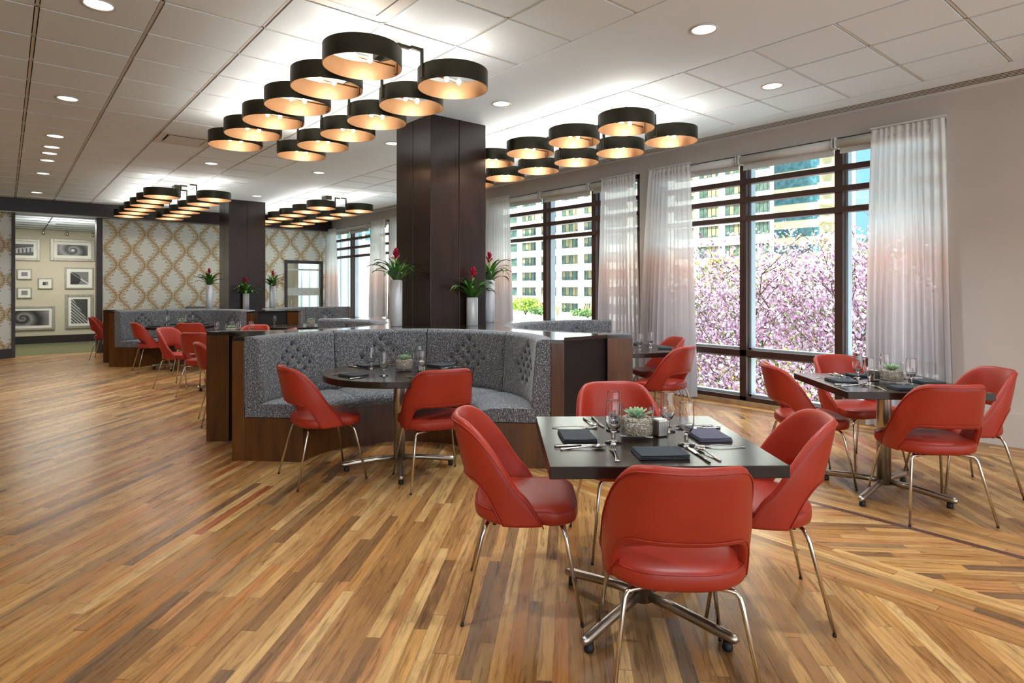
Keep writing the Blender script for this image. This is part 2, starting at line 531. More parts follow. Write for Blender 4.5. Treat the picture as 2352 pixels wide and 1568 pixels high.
# ------------------------------------------------------------------ room shell
XW = 6.77; YB = 15.95
X0, Y0 = -9.0, -5.0
fl = MB().add([(X0, Y0, 0), (XW + .02, Y0, 0), (XW + .02, YB + .3, 0), (X0, YB + .3, 0)], [(0, 1, 2, 3)])
fl.box(X0, XW + .02, Y0, YB + .3, -.15, -.01)
struct(fl, 'floor', M['floor'])
# carpet of the corridor beyond the opening
struct(MB().box(-3, 6, YB + .3, 19.65, -.15, -.002), 'floor_corridor', M['carpet'])
# ceiling slab (plain plaster band and borders)
ce = MB().box(X0, 8.0, Y0, 20.0, CEIL + .03, CEIL + .3)
ce.box(3.23, 4.395, Y0, YB, CEIL, CEIL + .03); ce.box(6.236, XW + .3, Y0, YB + .2, CEIL, CEIL + .03)
ceiling = struct(ce, 'ceiling', M['ceil'])
TX, TY = .6138, .6064
def tile_field(xa, nx, ya, ny, skip=()):
    mb = MB()
    g = .016
    for i in range(nx):
        for j in range(ny):
            if (i, j) in skip: continue
            x, y = xa + i * TX, ya + j * TY
            if y > YB or y < Y0 - .5: continue
            mb.box(x + g, x + TX - g, y + g, min(y + TY - g, YB + .2), CEIL - .001, CEIL + .02)
    for i in range(nx + 1):
        x = xa + i * TX
        mb.box(x - .009, x + .009, ya, min(ya + ny * TY, YB + .2), CEIL + .004, CEIL + .03, 1)
    for j in range(ny + 1):
        y = ya + j * TY
        if y < YB: mb.box(xa, xa + nx * TX, y - .009, y + .009, CEIL + .004, CEIL + .03, 1)
    # dark sheet above the gaps, the shade between tiles put into its colour
    mb.box(xa, xa + nx * TX, ya, min(ya + ny * TY, YB + .2), CEIL + .021, CEIL + .029, 2)
    return mb
YT = 5.013
vent_cells = {(17, 19), (17, 15 - 0)}
NL = 20
XL = .162 - 15 * TX
VENTS = [(1.39 + .0, YT + 5 * TY), (1.39, YT - 3 * TY)]
skip = {(round((vx - XL) / TX), round((vy - (YT - 16 * TY)) / TY)) for vx, vy in VENTS}
struct(tile_field(XL, NL, YT - 16 * TY, 35, skip), 'ceiling_tiles_left', [M['tile'], M['tbar'], M['dark']], parent=ceiling)
struct(tile_field(4.395, 3, 1.822 - 11 * TY, 35), 'ceiling_tiles_right', [M['tile'], M['tbar'], M['dark']], parent=ceiling)
# slot diffuser along the window wall
sd = MB()
for k in range(4): sd.box(6.50 + k * .045, 6.515 + k * .045, Y0, YB, CEIL - .003, CEIL + .01, 0)
sd.box(6.48, 6.68, Y0, YB, CEIL - .0015, CEIL + .002, 1)
struct(sd, 'trim_1', [M['dark'], M['tbar']])
# window wall with openings
ZT = 2.98
ww = MB()
TH = .22
ww.box(XW, XW + TH, Y0, WIN_Y[0][0], 0, CEIL + .05)
for k in range(len(WIN_Y)):
    y1 = WIN_Y[k][1]; y2 = WIN_Y[k + 1][0] if k + 1 < len(WIN_Y) else YB + .2
    ww.box(XW, XW + TH, y1, y2, 0, CEIL + .05)
    ww.box(XW, XW + TH, WIN_Y[k][0], y1, ZT, CEIL + .05)
struct(ww, 'wall_right', M['wall'])
bb = MB().box(XW - .012, XW, Y0, WIN_Y[0][0] - .02, 0, .30)
struct(bb, 'baseboard_right', M['wall'], bevel=.004)
struct(MB().box(X0 - .2, X0, Y0, YB + .2, 0, CEIL + .05), 'wall_left', M['wall'])
# back wall with opening and door
OX0, OX1 = .165, 1.53
wb = MB()
wb.box(X0, OX0 - .06, YB, YB + .15, 0, 2.95); wb.box(OX1 + .1, 5.58, YB, YB + .15, 0, 2.95)
wb.box(5.58, 6.60, YB, YB + .15, 2.14, 2.95); wb.box(6.60, XW, YB, YB + .15, 0, 2.95)
struct(wb, 'wall_back', M['paper'])
struct(MB().box(X0, 6.74, YB - .25, YB + .2, 2.94, CEIL + .02), 'trim_2', M['beam'])
struct(MB().box(X0, 6.72, YB - .18, YB + .12, 2.925, 2.94), 'trim_3', M['metalstrip'])
struct(MB().box(OX0 - .06, OX0, YB - .03, YB + .2, 0, 2.94).box(OX1, OX1 + .11, YB - .03, YB + .2, 0, 2.94), 'trim_4', M['post'])
struct(MB().box(X0, OX0 - .06, YB - .02, YB, 0, .18).box(OX1 + .11, 5.58, YB - .02, YB, 0, .18).box(6.6, XW, YB - .02, YB, 0, .18), 'baseboard_back', M['base'])
# gallery corridor
GY = 19.65
struct(MB().box(-3, 6, GY, GY + .1, 0, CEIL).box(-3.1, -3, YB + .15, GY, 0, CEIL).box(5.9, 6, YB + .15, GY, 0, CEIL), 'wall_gallery', M['gallery'])
struct(MB().box(-3, 5.9, GY - .02, GY, 0, .20), 'baseboard_gallery', M['base'])
cg = MB().box(-3, 6, YB + .15, GY, 2.90, 2.95, 0)
for i in range(8): cg.box(-2.9 + i * 1.22, -2.88 + i * 1.22, YB + .15, GY, 2.893, 2.9, 1)
for j in range(6): cg.box(-3, 6, YB + .5 + j * .61, YB + .52 + j * .61, 2.893, 2.9, 1)
struct(cg, 'ceiling_corridor', [M['tile'], M['dark']])
# glass door in the back wall
dr = MB()
for a in ((5.58, 5.65, 0, 2.14), (6.53, 6.60, 0, 2.14), (5.65, 6.53, 2.06, 2.14), (5.65, 6.53, 0, .1)):
    dr.box(a[0], a[1], YB - .03, YB + .1, a[2], a[3])
door = struct(dr, 'door_1', M['post'])
struct(MB().box(5.65, 6.53, YB + .03, YB + .04, .1, 2.06), 'door_glass', M['pane'], parent=door)
frost = simple('frosted_band', (214, 226, 222), .6)
struct(MB().box(5.65, 6.53, YB + .02, YB + .028, 1.22, 1.42).box(5.65, 6.53, YB + .02, YB + .028, 1.88, 1.92), 'frosted_band', frost, parent=door)
struct(MB().tube([(5.72, YB - .03, .75), (5.72, YB - .09, .78), (5.72, YB - .09, 1.10), (5.72, YB - .03, 1.13)], .012), 'door_handle', M['steel'], parent=door)
# bright lobby glass behind the door
lob = simple('lobby_panel', (220, 230, 228), .5)
lb = MB().box(5.0, 9.2, YB + 1.5, YB + 1.55, 0, 2.9, 0)
for k in range(12): lb.box(5.62 + k * .24, 5.66 + k * .24, YB + 1.44, YB + 1.5, 0, 2.9, 1)
struct(lb, 'wall_lobby', [lob, M['alu']])
light('lobby_lamp', 'AREA', (6.1, YB + .9, 2.85), 30, (1, 1, 1), size=.8)

# ------------------------------------------------------------------ windows
MULL = [(2.766, 3.856), (6.264, 7.34), (9.94, 11.03), (13.50, 14.60)]
XG = XW + .10
for k, ((y0, y1), (m1, m2)) in enumerate(zip(WIN_Y, MULL)):
    fb = MB()
    bw = .04
    for ym in (m1, m2): fb.box(XG - .08, XG, ym - bw, ym + bw, .06, ZT)
    fb.box(XG - .08, XG, y0, y0 + .06, .06, ZT); fb.box(XG - .08, XG, y1 - .06, y1, .06, ZT)
    for z in (2.66, 2.44, 2.22): fb.box(XG - .10, XG - .005, y0 + .05, y1 - .05, z - .03, z + .03)
    fb.box(XG - .08, XG - .002, y0 + .05, y1 - .05, .585, .655)
    fb.box(XG - .08, XG, y0, y1, .05, .10)
    fb.box(XG - .08, XG, y0, y1, ZT - .06, ZT)
    wf = struct(fb, 'window_%d' % (k + 1), M['frame'])
    ab = MB()
    ys = [y0 + .06, m1 - bw, m1 + bw, m2 - bw, m2 + bw, y1 - .06]
    for a, b in ((ys[0], ys[1]), (ys[2], ys[3]), (ys[4], ys[5])):
        for z0, z1 in ((.10, .585), (.655, ZT - .06)):
            ab.box(XG, XG + .1, a, a + .025, z0, z1); ab.box(XG, XG + .1, b - .025, b, z0, z1)
            ab.box(XG, XG + .1, a, b, z0, z0 + .025); ab.box(XG, XG + .1, a, b, z1 - .025, z1)
            ab.box(XG + .02, XG + .03, a + .026, a + .034, z0, z1, 1)
    struct(ab, 'outer_frame', [M['alu'], M['rubber']], parent=wf)
    struct(MB().box(XG + .05, XG + .056, y0 + .06, y1 - .06, .1, ZT - .06), 'window_glass', M['pane'], parent=wf)
    struct(MB().box(XW - .012, XG, y0, y1, 0.0, .05), 'window_sill', M['sill'], parent=wf)
# roller shades (three per window)
names = ['nearest window', 'second window', 'window behind the near column', 'far window by the back wall']
pos = ['near', 'middle', 'far']
for k, ((y0, y1), (m1, m2)) in enumerate(zip(WIN_Y, MULL)):
    for q, (a, b) in enumerate(((y0 + .08, m1 - .01), (m1 + .01, m2 - .01), (m2 + .01, y1 - .08))):
        rs = thing('roller_shade', 'white rolled-up roller shade over the %s bay of the %s' % (pos[q], names[k]), 'roller shade', (XG - .16, (a + b) / 2, ZT), 0, 'roller shades above the windows')
        hw = (b - a) / 2
        MB().tube([(0, -hw + .01, -.075), (0, hw - .01, -.075)], .048, 16).build('shade_roll', M['shade'], rs)
        MB().box(-.06, .06, -hw + .002, -hw + .01, -.13, -.02).box(-.06, .06, hw - .01, hw - .002, -.13, -.02).build('bracket', M['shade'], rs)
        hz = .175 if q == 1 else .16
        MB().box(.04, .044, -hw + .02, hw - .02, -hz, -.07).box(.036, .048, -hw + .02, hw - .02, -hz - .015, -hz).build('shade_cloth', M['shade'], rs)
# curtains
def curtain(y0, y1, yb0, yb1, label, seed, ncol=110):
    rnd = random.Random(seed)
    nf = 11
    ph = [rnd.uniform(-.5, .5) for _ in range(3)]
    t = thing('sheer_curtain', label, 'curtain', (XW - .11, 0, 0), 0, 'ombre sheer curtains at the window wall')
    mb = MB()
    nv = 26
    ztop = 2.965
    def P(i, j):
        s = i / ncol; v = j / nv
        z = .03 + (ztop - .03) * (1 - v)
        k = v ** .8
        a = y0 + (yb0 - y0) * k; b = y1 + (yb1 - y1) * k
        y = a + (b - a) * s + .012 * math.sin(7 * s + 4 * v + ph[0]) * v
        amp = .012 + .034 * min(1, v * 1.6)
        sp = s + .02 * math.sin(5 * s * PI + ph[1])
        x = amp * math.sin(2 * PI * nf * sp + ph[2]) + .012 * math.sin(2 * PI * 3.3 * s + 2.5 * v + ph[0]) * v
        return (x, y, z)
    mb.grid(P, ncol, nv)
    mb.build('curtain_cloth', M['curtain'], t)
    MB().box(-.018, .018, min(y0, y1) - .01, max(y0, y1) + .01, ztop + .005, ztop + .02).build('curtain_track', M['shade'], t)
    yk = y1 if abs(y1 - yb1) < abs(y0 - yb0) else y0
    return t
curtain(1.78, 2.40, 1.72, 2.46, 'white to taupe sheer curtain at the right edge of the nearest window', 1)
curtain(4.50, 5.13, 4.42, 5.30, 'sheer curtain at the left edge of the nearest window, behind the round booth table', 2)
curtain(5.37, 5.99, 5.30, 6.05, 'sheer curtain on the right side of the second window', 3)
curtain(8.10, 8.74, 8.0, 8.80, 'sheer curtain on the left side of the second window beside the near column', 4)
curtain(11.65, 12.30, 11.6, 12.38, 'sliver of sheer curtain just left of the near column', 5)
curtain(12.57, 13.23, 12.5, 13.3, 'sheer curtain on the right side of the far window', 6)
curtain(15.25, 15.88, 15.1, 15.9, 'sheer curtain in the corner next to the glass door', 7)

# ------------------------------------------------------------------ columns
def column(cx, cy, name):
    a = .36
    mb = MB()
    g = .004
    # two panels per face separated by a joint
    for sx in (0, 1):
        for sy in (0, 1):
            x0, x1 = (cx - a, cx - g) if sx == 0 else (cx + g, cx + a)
            y0, y1 = (cy - a, cy - g) if sy == 0 else (cy + g, cy + a)
            mb.box(x0, x1, y0, y1, 0, CEIL)
    mb.box(cx - a + .008, cx + a - .008, cy - a + .008, cy + a - .008, 0, CEIL)
    return struct(mb, name, M['darkpanel'], bevel=.003)
PC = (3.775, 5.80)
c1 = column(PC[0], PC[1], 'column'); c2 = column(3.86, 13.56, 'column')

# ------------------------------------------------------------------ chairs
def cr1(pts, x):
    for (a, b), (c, d) in zip(pts, pts[1:]):
        if x <= c: return b + (d - b) * (x - a) / (c - a)
    return pts[-1][1]
def spl(pts, n):
    """Catmull-Rom through points, n samples"""
    P = [pts[0]] + list(pts) + [pts[-1]]
    out = []
    K = len(pts) - 1
    for i in range(n + 1):
        t = i / n * K; k = min(int(t), K - 1); f = t - k
        a, b, c, d = P[k], P[k + 1], P[k + 2], P[k + 3]
        out.append(tuple(.5 * (2 * b[q] + (c[q] - a[q]) * f + (2 * a[q] - 5 * b[q] + 4 * c[q] - d[q]) * f * f + (3 * b[q] - a[q] - 3 * c[q] + d[q]) * f ** 3) for q in range(len(b))))
    return out
def sp(x, e): return math.copysign(abs(x) ** e, x)
def shell_pt(th, z, off):
    k = (z - .405) / .42
    Wd = cr1([(0, .240), (.45, .252), (1, .250), (2, .25)], max(0, k)) - off
    D = .222 + .082 * k + .012 * k * k - off
    a = R(th)
    return Vector((Wd * sp(math.sin(a), .78), -D * sp(math.cos(a), .80), z))
def make_chair():
    t = thing('dining_chair', 'red leather dining chair', 'chair')
    n = 30
    hi = spl([(0, .823), (24, .823), (42, .809), (57, .762), (71, .680), (84, .575), (96, .480), (108, .402)], n)
    lo = spl([(0, .574), (26, .573), (40, .568), (50, .548), (58, .512), (64, .468), (72, .402)], n)
    hi = [(-a, z) for a, z in hi[:0:-1]] + hi
    lo = [(-a, z) for a, z in lo[:0:-1]] + lo
    T = .030
    loop = [(v / 7, 0.0, 0) for v in range(8)] + [(1, .25, .008), (1, .5, .011), (1, .75, .008)] + [(1 - v / 7, 1.0, 0) for v in range(8)] + [(0, .75, -.006), (0, .5, -.008), (0, .25, -.006)]
    mb = MB()
    vs = []
    for (ha, hz), (la, lz) in zip(hi, lo):
        for v, o, dz in loop:
            v2 = .02 + .96 * v if o in (0.0, 1.0) else v
            a = la + (ha - la) * v2; z = lz + (hz - lz) * v2
            bul = T * .18 * math.sin(PI * v)
            p = shell_pt(a, z, T * o + (bul if o > .9 else -bul * .5))
            p.z += dz * min(1, (hz - .40) * 8 + .25)
            vs.append(p)
    k = len(loop); N = len(hi)
    fs = []
    for i in range(N - 1):
        for j in range(k):
            j2 = (j + 1) % k
            fs.append((i * k + j, (i + 1) * k + j, (i + 1) * k + j2, i * k + j2))
    fs.append(tuple(range(k))); fs.append(tuple((N - 1) * k + j for j in range(k))[::-1])
    mb.add(vs, fs, 0, True)
    back = mb.build('backrest', M['leather'], t)
    # piping following the lower and upper outer edges
    for nm, crv, dv in (('piping', lo, .010), ('piping', hi, -.008)):
        pts = [shell_pt(a, z + dv, -.0018) for a, z in crv[::1]]
        MB().tube(pts, .0026, 6).build(nm, M['leather'], back)
    # seat
    mb = MB()
    ns = 44
    prof = [(.80, .400), (.93, .402), (.985, .412), (1.0, .428), (.998, .446), (.985, .459), (.965, .465), (.95, .4675), (.90, .474), (.7, .480), (.4, .483), (.12, .484)]
    def P(i, j):
        a = 2 * PI * i / ns
        sx, sy = math.cos(a), math.sin(a)
        if sy >= 0: x, y = .246 * sp(sx, .42), .238 * sp(sy, .50)
        else: x, y = .246 * sp(sx, .66), .212 * sp(sy, .80)
        x *= 1 if y > 0 else 1 - .10 * (y / .212) ** 2
        if abs(x) > .232 and -.12 < y < .10: x = math.copysign(.226 + .0, x)
        s, z = prof[j]
        z += .012 * max(0, y) / .235 * 0
        return (x * s, y * s, z)
    mb.grid(P, ns, len(prof) - 1, closeu=True)
    mb.add([P(i, len(prof) - 1) for i in range(ns)], [tuple(range(ns))], 0, True)
    mb.add([P(i, 0) for i in range(ns)], [tuple(range(ns))[::-1]], 0, True)
    st = mb.build('seat', M['leather'], t)
    MB().tube([Vector(P(i, 5)) * 1.0 + Vector((0, 0, .003)) for i in list(range(ns)) + [0]], .0024, 6).build('piping', M['leather'], st)
    # legs
    for sx in (-1, 1):
        for sy in (-1, 1):
            fx, fy = (.243, .243) if sy > 0 else (.246, -.248)
            tx, ty = (.188, .160) if sy > 0 else (.188, -.150)
            pts = [(sx * .07, sy * .11, .388), (sx * (tx - .03), ty, .388), (sx * (tx - .01), ty + sy * .004, .383), (sx * tx, ty + sy * .012, .368),
                   (sx * (tx + .005), ty + sy * .02, .345), (sx * fx, fy, .012)]
            lg = MB().tube(pts, [.0085, .0085, .0088, .0088, .0088, .0075], 10).build('leg', M['chrome'], t)
            MB().lathe([(.0075, 0), (.0078, .010)], 10, 0, (sx * (fx + .001), fy, 0)).build('foot_cap', M['rubber'], lg)
    MB().box(-.09, .09, -.13, .13, .384, .402).tube([(-.15, .12, .392), (-.15, .12, .38)], .008, 8).tube([(.15, .12, .392), (.15, .12, .38)], .008, 8).tube([(-.15, -.12, .392), (-.15, -.12, .38)], .008, 8).tube([(.15, -.12, .392), (.15, -.12, .38)], .008, 8).build('seat_frame', M['rubber'], t)
    return t
chair0 = make_chair()
CH = [  # u, d, facing, label, group
    (.048, 2.745, 91, 'red leather chair at the left side of the front square table', 'chairs around the front square table'),
    (.565, 2.165, 2, 'nearest red leather chair, back to the camera, at the front square table', 'chairs around the front square table'),
    (.615, 3.33, 173, 'red leather chair behind the front square table, facing the camera', 'chairs around the front square table'),
    (1.085, 2.715, -79, 'red leather chair at the right side of the front square table', 'chairs around the front square table'),
    (2.575, 3.79, 3, 'red leather chair with its back to the camera at the square table by the window', 'chairs around the square table by the window'),
    (3.12, 4.26, -86, 'red leather chair nearest the bare grey wall, right of the window table', 'chairs around the square table by the window'),
    (2.16, 4.47, 98, 'red leather chair left of the window table, seen from behind against the blossoms', 'chairs around the square table by the window'),
    (2.72, 4.83, 165, 'red leather chair behind the window table in front of the curtain', 'chairs around the square table by the window'),
    (-1.40, 4.51, 55, 'left red leather chair at the round table of the near booth', 'chairs at the near booth table'),
    (-.56, 4.43, -25, 'right red leather chair at the round table of the near booth', 'chairs at the near booth table'),
    (1.50, 6.08, -48, 'nearer red leather chair right of the near booths, in front of the window frame', 'chairs at the window side booth'),
    (1.64, 6.95, -100, 'farther red leather chair right of the near booths, against the curtain', 'chairs at the window side booth'),
    (-3.0, 6.42, 60, 'red leather chair half hidden behind the left dark wood end of the near booth', 'chairs left of the near booth'),
    (-4.02, 8.02, 6, 'red leather chair, back to the camera, just left of the near booth end', 'chairs left of the near booth'),
    (-4.72, 8.72, 96, 'red leather chair in the left group showing its pale glossy inner back', 'chairs left of the near booth'),
    (-3.95, 9.22, 180, 'red leather chair whose top shows above the console, facing the camera', 'chairs left of the near booth'),
    (-3.37, 8.62, -95, 'red leather chair of which only a back tip shows above the console', 'chairs left of the near booth'),
    (-6.10, 10.35, 49, 'left red leather chair at the far booth table, beside the dark wooden end', 'chairs at the far booth table'),
    (-5.35, 10.2, -20, 'right red leather chair at the far booth table, in front of its glasses', 'chairs at the far booth table'),
    (-8.12, 12.25, 66, 'farthest left red leather chair, half hidden by the far booth end', 'chairs at the far booth table'),
]
for u, d, phi, lab, grp in CH:
    x, y = W2(u, d)
    dup(chair0, (x, y, 0), face(phi), lab, grp)

# ------------------------------------------------------------------ tables
def make_base(t, arm=.40, ang=45):
    MB().lathe([(.034, .06), (.044, .062), (.044, .68), (.044, .70)], 28).build('pedestal', M['steel'], t)
    MB().lathe([(.10, .69), (.10, .701)], 24).build('mounting_plate', M['rubber'], t)
    for k in range(4):
        a = R(ang + 90 * k)
        c, s = math.cos(a), math.sin(a)
        pts = [(c * .03, s * .03, .085), (c * arm * .4, s * arm * .4, .078), (c * arm * .97, s * arm * .97, .052), (c * arm, s * arm, .051), (c * (arm + .012), s * (arm + .012), .050), (c * (arm + .018), s * (arm + .018), .050)]
        lg = MB().tube(pts, [.020, .020, .021, .020, .015, .006], 14).build('base_arm', M['steel'], t)
        MB().lathe([(.018, 0), (.02, .008), (.017, .034)], 14, 0, (c * arm * .94, s * arm * .94, 0)).build('glide', M['rubber'], lg)
def square_table(label, side=.86):
    t = thing('square_table', label, 'table', group='square dark tables')
    h = side / 2
    MB().box(-h, h, -h, h, .705, .75).build('tabletop', M['tabletop'], t, bevel=.003)
    make_base(t)
    return t
def round_table(label, r=.57):
    t = thing('round_table', label, 'table', group='round dark tables')
    MB().lathe([(0, .702), (r - .004, .702), (r, .706), (r, .746), (r - .004, .75), (0, .75)], 72, sm=False).build('tabletop', M['tabletop'], t, bevel=.002)
    make_base(t, .42, 20)
    return t
T1 = (.555, 2.60, 1.0); T2 = (2.52, 4.14, -4.3)
TBL = {}
def put(t, u, d, phi):
    x, y = W2(u, d); t.location = (x, y, 0); t.rotation_euler = (0, 0, face(phi)); return t
st = square_table('dark square table in the foreground with a succulent in glass')
put(st, T1[0], T1[1], -T1[2]); USED.add(st.name)
x, y = W2(T2[0], T2[1]); dup(st, (x, y, 0), face(-T2[2]), 'dark square table by the big window and the curtain')
x, y = W2(-3.95, 8.55); dup(st, (x, y, 0), face(3), 'dark square table half hidden between the two booth islands')
rt_ = round_table('dark round table in front of the near grey booth')
RT = [(-.87, 4.72), (1.234, 6.59), (-5.82, 10.68), (-2.74, 6.83)]
put(rt_, *RT[0], 8); USED.add(rt_.name)
for (u, d), lab, ph in ((RT[1], 'dark round table right of the near booths by the curtains', -82), (RT[2], 'dark round table in front of the far grey booth', 8)):
    x, y = W2(u, d); dup(rt_, (x, y, 0), face(ph), lab)

# ------------------------------------------------------------------ booth islands
BR, HB = 1.91, 1.335      # half depth of the island, half width of one booth
RO = 1.235                # outer radius of the upholstered arc
IC = W2(-.754, 6.71)
IROT = R(-45)
def arc(r, a0, a1, n, cy=-BR):
    return [(r * math.cos(R(a0 + (a1 - a0) * i / n)), cy + r * math.sin(R(a0 + (a1 - a0) * i / n))) for i in range(n + 1)]
def back_radius(z):
    k = (z - .44) / .54
    return 1.075 + .045 * k
BUTTONS = []
for row, cnt in enumerate((1, 2, 3, 4, 3, 2)):
    for q in range(cnt):
        BUTTONS.append(((q - (cnt - 1) / 2) * .118, .905 - row * .056))
def make_booth(label, group):
    b = thing('curved_booth', label, 'booth seat', group=group)
    # plinth: curved box front and full-height ends
    mb = MB()
    n = 40
    o, i = arc(RO, 0, 180, n), arc(.74, 0, 180, n)
    poly_z = ((0.0, .345),)
    vs = []; fs = []
    for z in (0, .345):
        vs += [(x, y, z) for x, y in o] + [(x, y, z) for x, y in i]
    N = n + 1
    for k in range(n):
        fs.append((N + k, N + k + 1, 3 * N + k + 1, 3 * N + k))
        fs.append((2 * N + k, 2 * N + k + 1, 3 * N + k + 1, 3 * N + k))
    fs.append((0, N, 3 * N, 2 * N)); fs.append((n, N + n, 3 * N + n, 2 * N + n))
    mb.add(vs, fs)
    mb.build('plinth', M['arm'], b)
    # seat cushion: four segments
    seat_prof = [(.70, .35), (.675, .365), (.665, .395), (.672, .425), (.70, .445), (.76, .462), (.9, .47), (1.03, .468), (1.13, .462), (RO - .004, .46), (RO - .004, .35)]
    for q in range(4):
        a0, a1 = q * 45, (q + 1) * 45
        m_ = 14
        sb = MB()
        def P(ii, jj, a0=a0, a1=a1):
            s = jj / m_; r, z = seat_prof[ii]
            e = min(s, 1 - s)
            dn = max(0, 1 - e / .05)
            z2 = z - .012 * dn * dn if .38 < z else z
            r2 = r + (.008 * dn * dn if r < .72 else 0)
            ang = R(a0 + .25 + (a1 - a0 - .5) * s)
            return (r2 * math.cos(ang), -BR + r2 * math.sin(ang), z2)
        sb.grid(P, len(seat_prof) - 1, m_)
        for jj in (0, m_):
            sb.add([P(ii, jj) for ii in range(len(seat_prof))], [tuple(range(len(seat_prof)))])
        sb.build('seat_cushion', M['tweed'], b)
    # back: four tufted panels with buttons
    for q in range(4):
        a0, a1 = q * 45, (q + 1) * 45
        nu, nv = 72, 40
        pb = MB()
        amid = (a0 + a1) / 2
        L = 1.1 * R(45)
        def P(ii, jj, a0=a0, a1=a1, amid=amid):
            s = ii / nu; v = jj / nv
            ang = a0 + .15 + (a1 - a0 - .3) * s
            arcx = (ang - amid) * PI / 180 * 1.1
            e = min(s, 1 - s)
            seam = max(0, 1 - e / .035) ** 2 * .016
            if v < .80:
                z = .445 + (.955 - .445) * v / .80
                r = back_radius(z)
                if v < .06: r += (.06 - v) * .4
                dip = 0
                for bx, bz in BUTTONS:
                    dd = (arcx - bx) ** 2 + (z - bz) ** 2
                    if dd < .012: dip += .022 * math.exp(-dd / (2 * .019 ** 2))
                # diagonal tucks joining the buttons
                tz = z - .745
                if abs(arcx) < .26 and abs(tz) < .2:
                    w = max(0, 1 - (abs(arcx) / .23 + abs(tz) / .19))
                    dip += .006 * min(1, w * 3) * (abs(math.sin((arcx / .118 + (z - .905) / .056) * PI / 2)) < .16 or abs(math.sin((arcx / .118 - (z - .905) / .056) * PI / 2)) < .16)
                bulge = .010 * math.sin(PI * min(1, v / .80)) * math.sin(PI * s)
                r = r + dip + seam - bulge
            else:
                k = (v - .80) / .20
                aa = k * PI / 2
                r = back_radius(.955) + (1 - math.cos(aa)) * .045 + seam
                z = .955 + .038 * math.sin(aa)
                if k > .99: r = RO - .002
            an = R(ang)
            return (r * math.cos(an), -BR + r * math.sin(an), z)
        pb.grid(P, nu, nv)
        # ends of the first and last panel facing the room
        for cond, ii in ((q == 0, 0), (q == 3, nu)):
            if cond:
                pts = [P(ii, jj) for jj in range(nv + 1)]
                pts = pts + [((RO - .002) * math.copysign(1, pts[0][0]), pts[0][1], .445)]
                # rounded edge: push end out a little
                pb.add([(x, y - .0, z) for x, y, z in pts], [tuple(range(len(pts)))])
        pan = pb.build('back_cushion', M['tweed'], b)
        for bx, bz in BUTTONS:
            ang = R(amid) + bx / 1.1
            r = back_radius(bz) + .006
            MB().sphere((0, 0, 0), .013, 0, 10, 5).build('tuft_button', M['button'], pan, (r * math.cos(ang), -BR + r * math.sin(ang), bz))
    # wooden arm ends
    for sx in (-1, 1):
        MB().box(min(sx * RO, sx * HB), max(sx * RO, sx * HB), -BR - .004, -BR + .21, 0, .962).build('arm_end', M['arm'], b, bevel=.003)
    return b
booth0 = make_booth('grey tweed tufted booth in the middle, nearest the camera', 'tufted booths around the near column')
def booth_at(c, k, lab, grp):
    return dup(booth0, (c[0], c[1], 0), IROT - k * PI / 2, lab, grp)
booth_at(IC, 0, 'grey tweed tufted booth in the middle, nearest the camera', 'tufted booths around the near column')
booth_at(IC, 1, 'grey booth on the left side of the near column island, seen over the console', 'tufted booths around the near column')
booth_at(IC, 3, 'grey booth facing the windows on the right side of the near column', 'tufted booths around the near column')
IC2 = (IC[0] + .02, IC[1] + 7.75)
booth_at(IC2, 0, 'grey booth in front of the far column, facing the camera', 'tufted booths around the far column')
booth_at(IC2, 1, 'grey booth on the left side of the far column, its dark end by the chair', 'tufted booths around the far column')
booth_at(IC2, 3, 'grey booth right of the far column near the glass door', 'tufted booths around the far column')

def console(c, label):
    t = thing('column_console', label, 'console', (c[0], c[1], 0), IROT, 'consoles around the columns')
    e = .21
    poly = []
    for k in range(4):
        a = -k * PI / 2
        side = [(-HB, -BR + e), (-HB, -BR), (-RO - .0, -BR)] + [(x, y) for x, y in arc(RO - .004, 180, 0, 40)] + [(HB, -BR), (HB, -BR + e)]
        ca, sa = math.cos(-a), math.sin(-a)
        rot = [(x * ca - y * sa, x * sa + y * ca) for x, y in side]
        poly += rot
    MB().prism(poly, .962, .992).build('counter_slab', M['slab'], t)
    # recessed diagonal corner panels and core
    for k in range(4):
        M4 = Matrix.Rotation(k * PI / 2, 4, 'Z')
        ax, ay, bx, by = HB - .01, -(BR - e) - .0, (BR - e), -HB + .01
        dx, dy = bx - ax, by - ay; L = math.hypot(dx, dy); nx, ny = -dy / L, dx / L
        q = [(ax + nx * .02, ay + ny * .02), (bx + nx * .02, by + ny * .02), (bx + nx * .05, by + ny * .05), (ax + nx * .05, ay + ny * .05)]
        MB().prism(q, 0, .962, M=M4).build('corner_panel', M['black'], t)
    # curved shells behind the upholstery
    for k in range(4):
        M4 = Matrix.Rotation(k * PI / 2, 4, 'Z')
        o, i = arc(RO + .02, 0, 180, 40), arc(RO, 0, 180, 40)
        sh = MB()
        N = 41
        vs = [(x, y, z) for z in (0, .962) for x, y in o]
        fs = [(j, j + 1, N + j + 1, N + j) for j in range(40)]
        sh.add(vs, fs, M=M4).build('curved_shell', M['black'], t)
    return t
console(IC, 'dark glossy console counter wrapped around the near column')
console(IC2, 'dark glossy console counter wrapped around the far column')

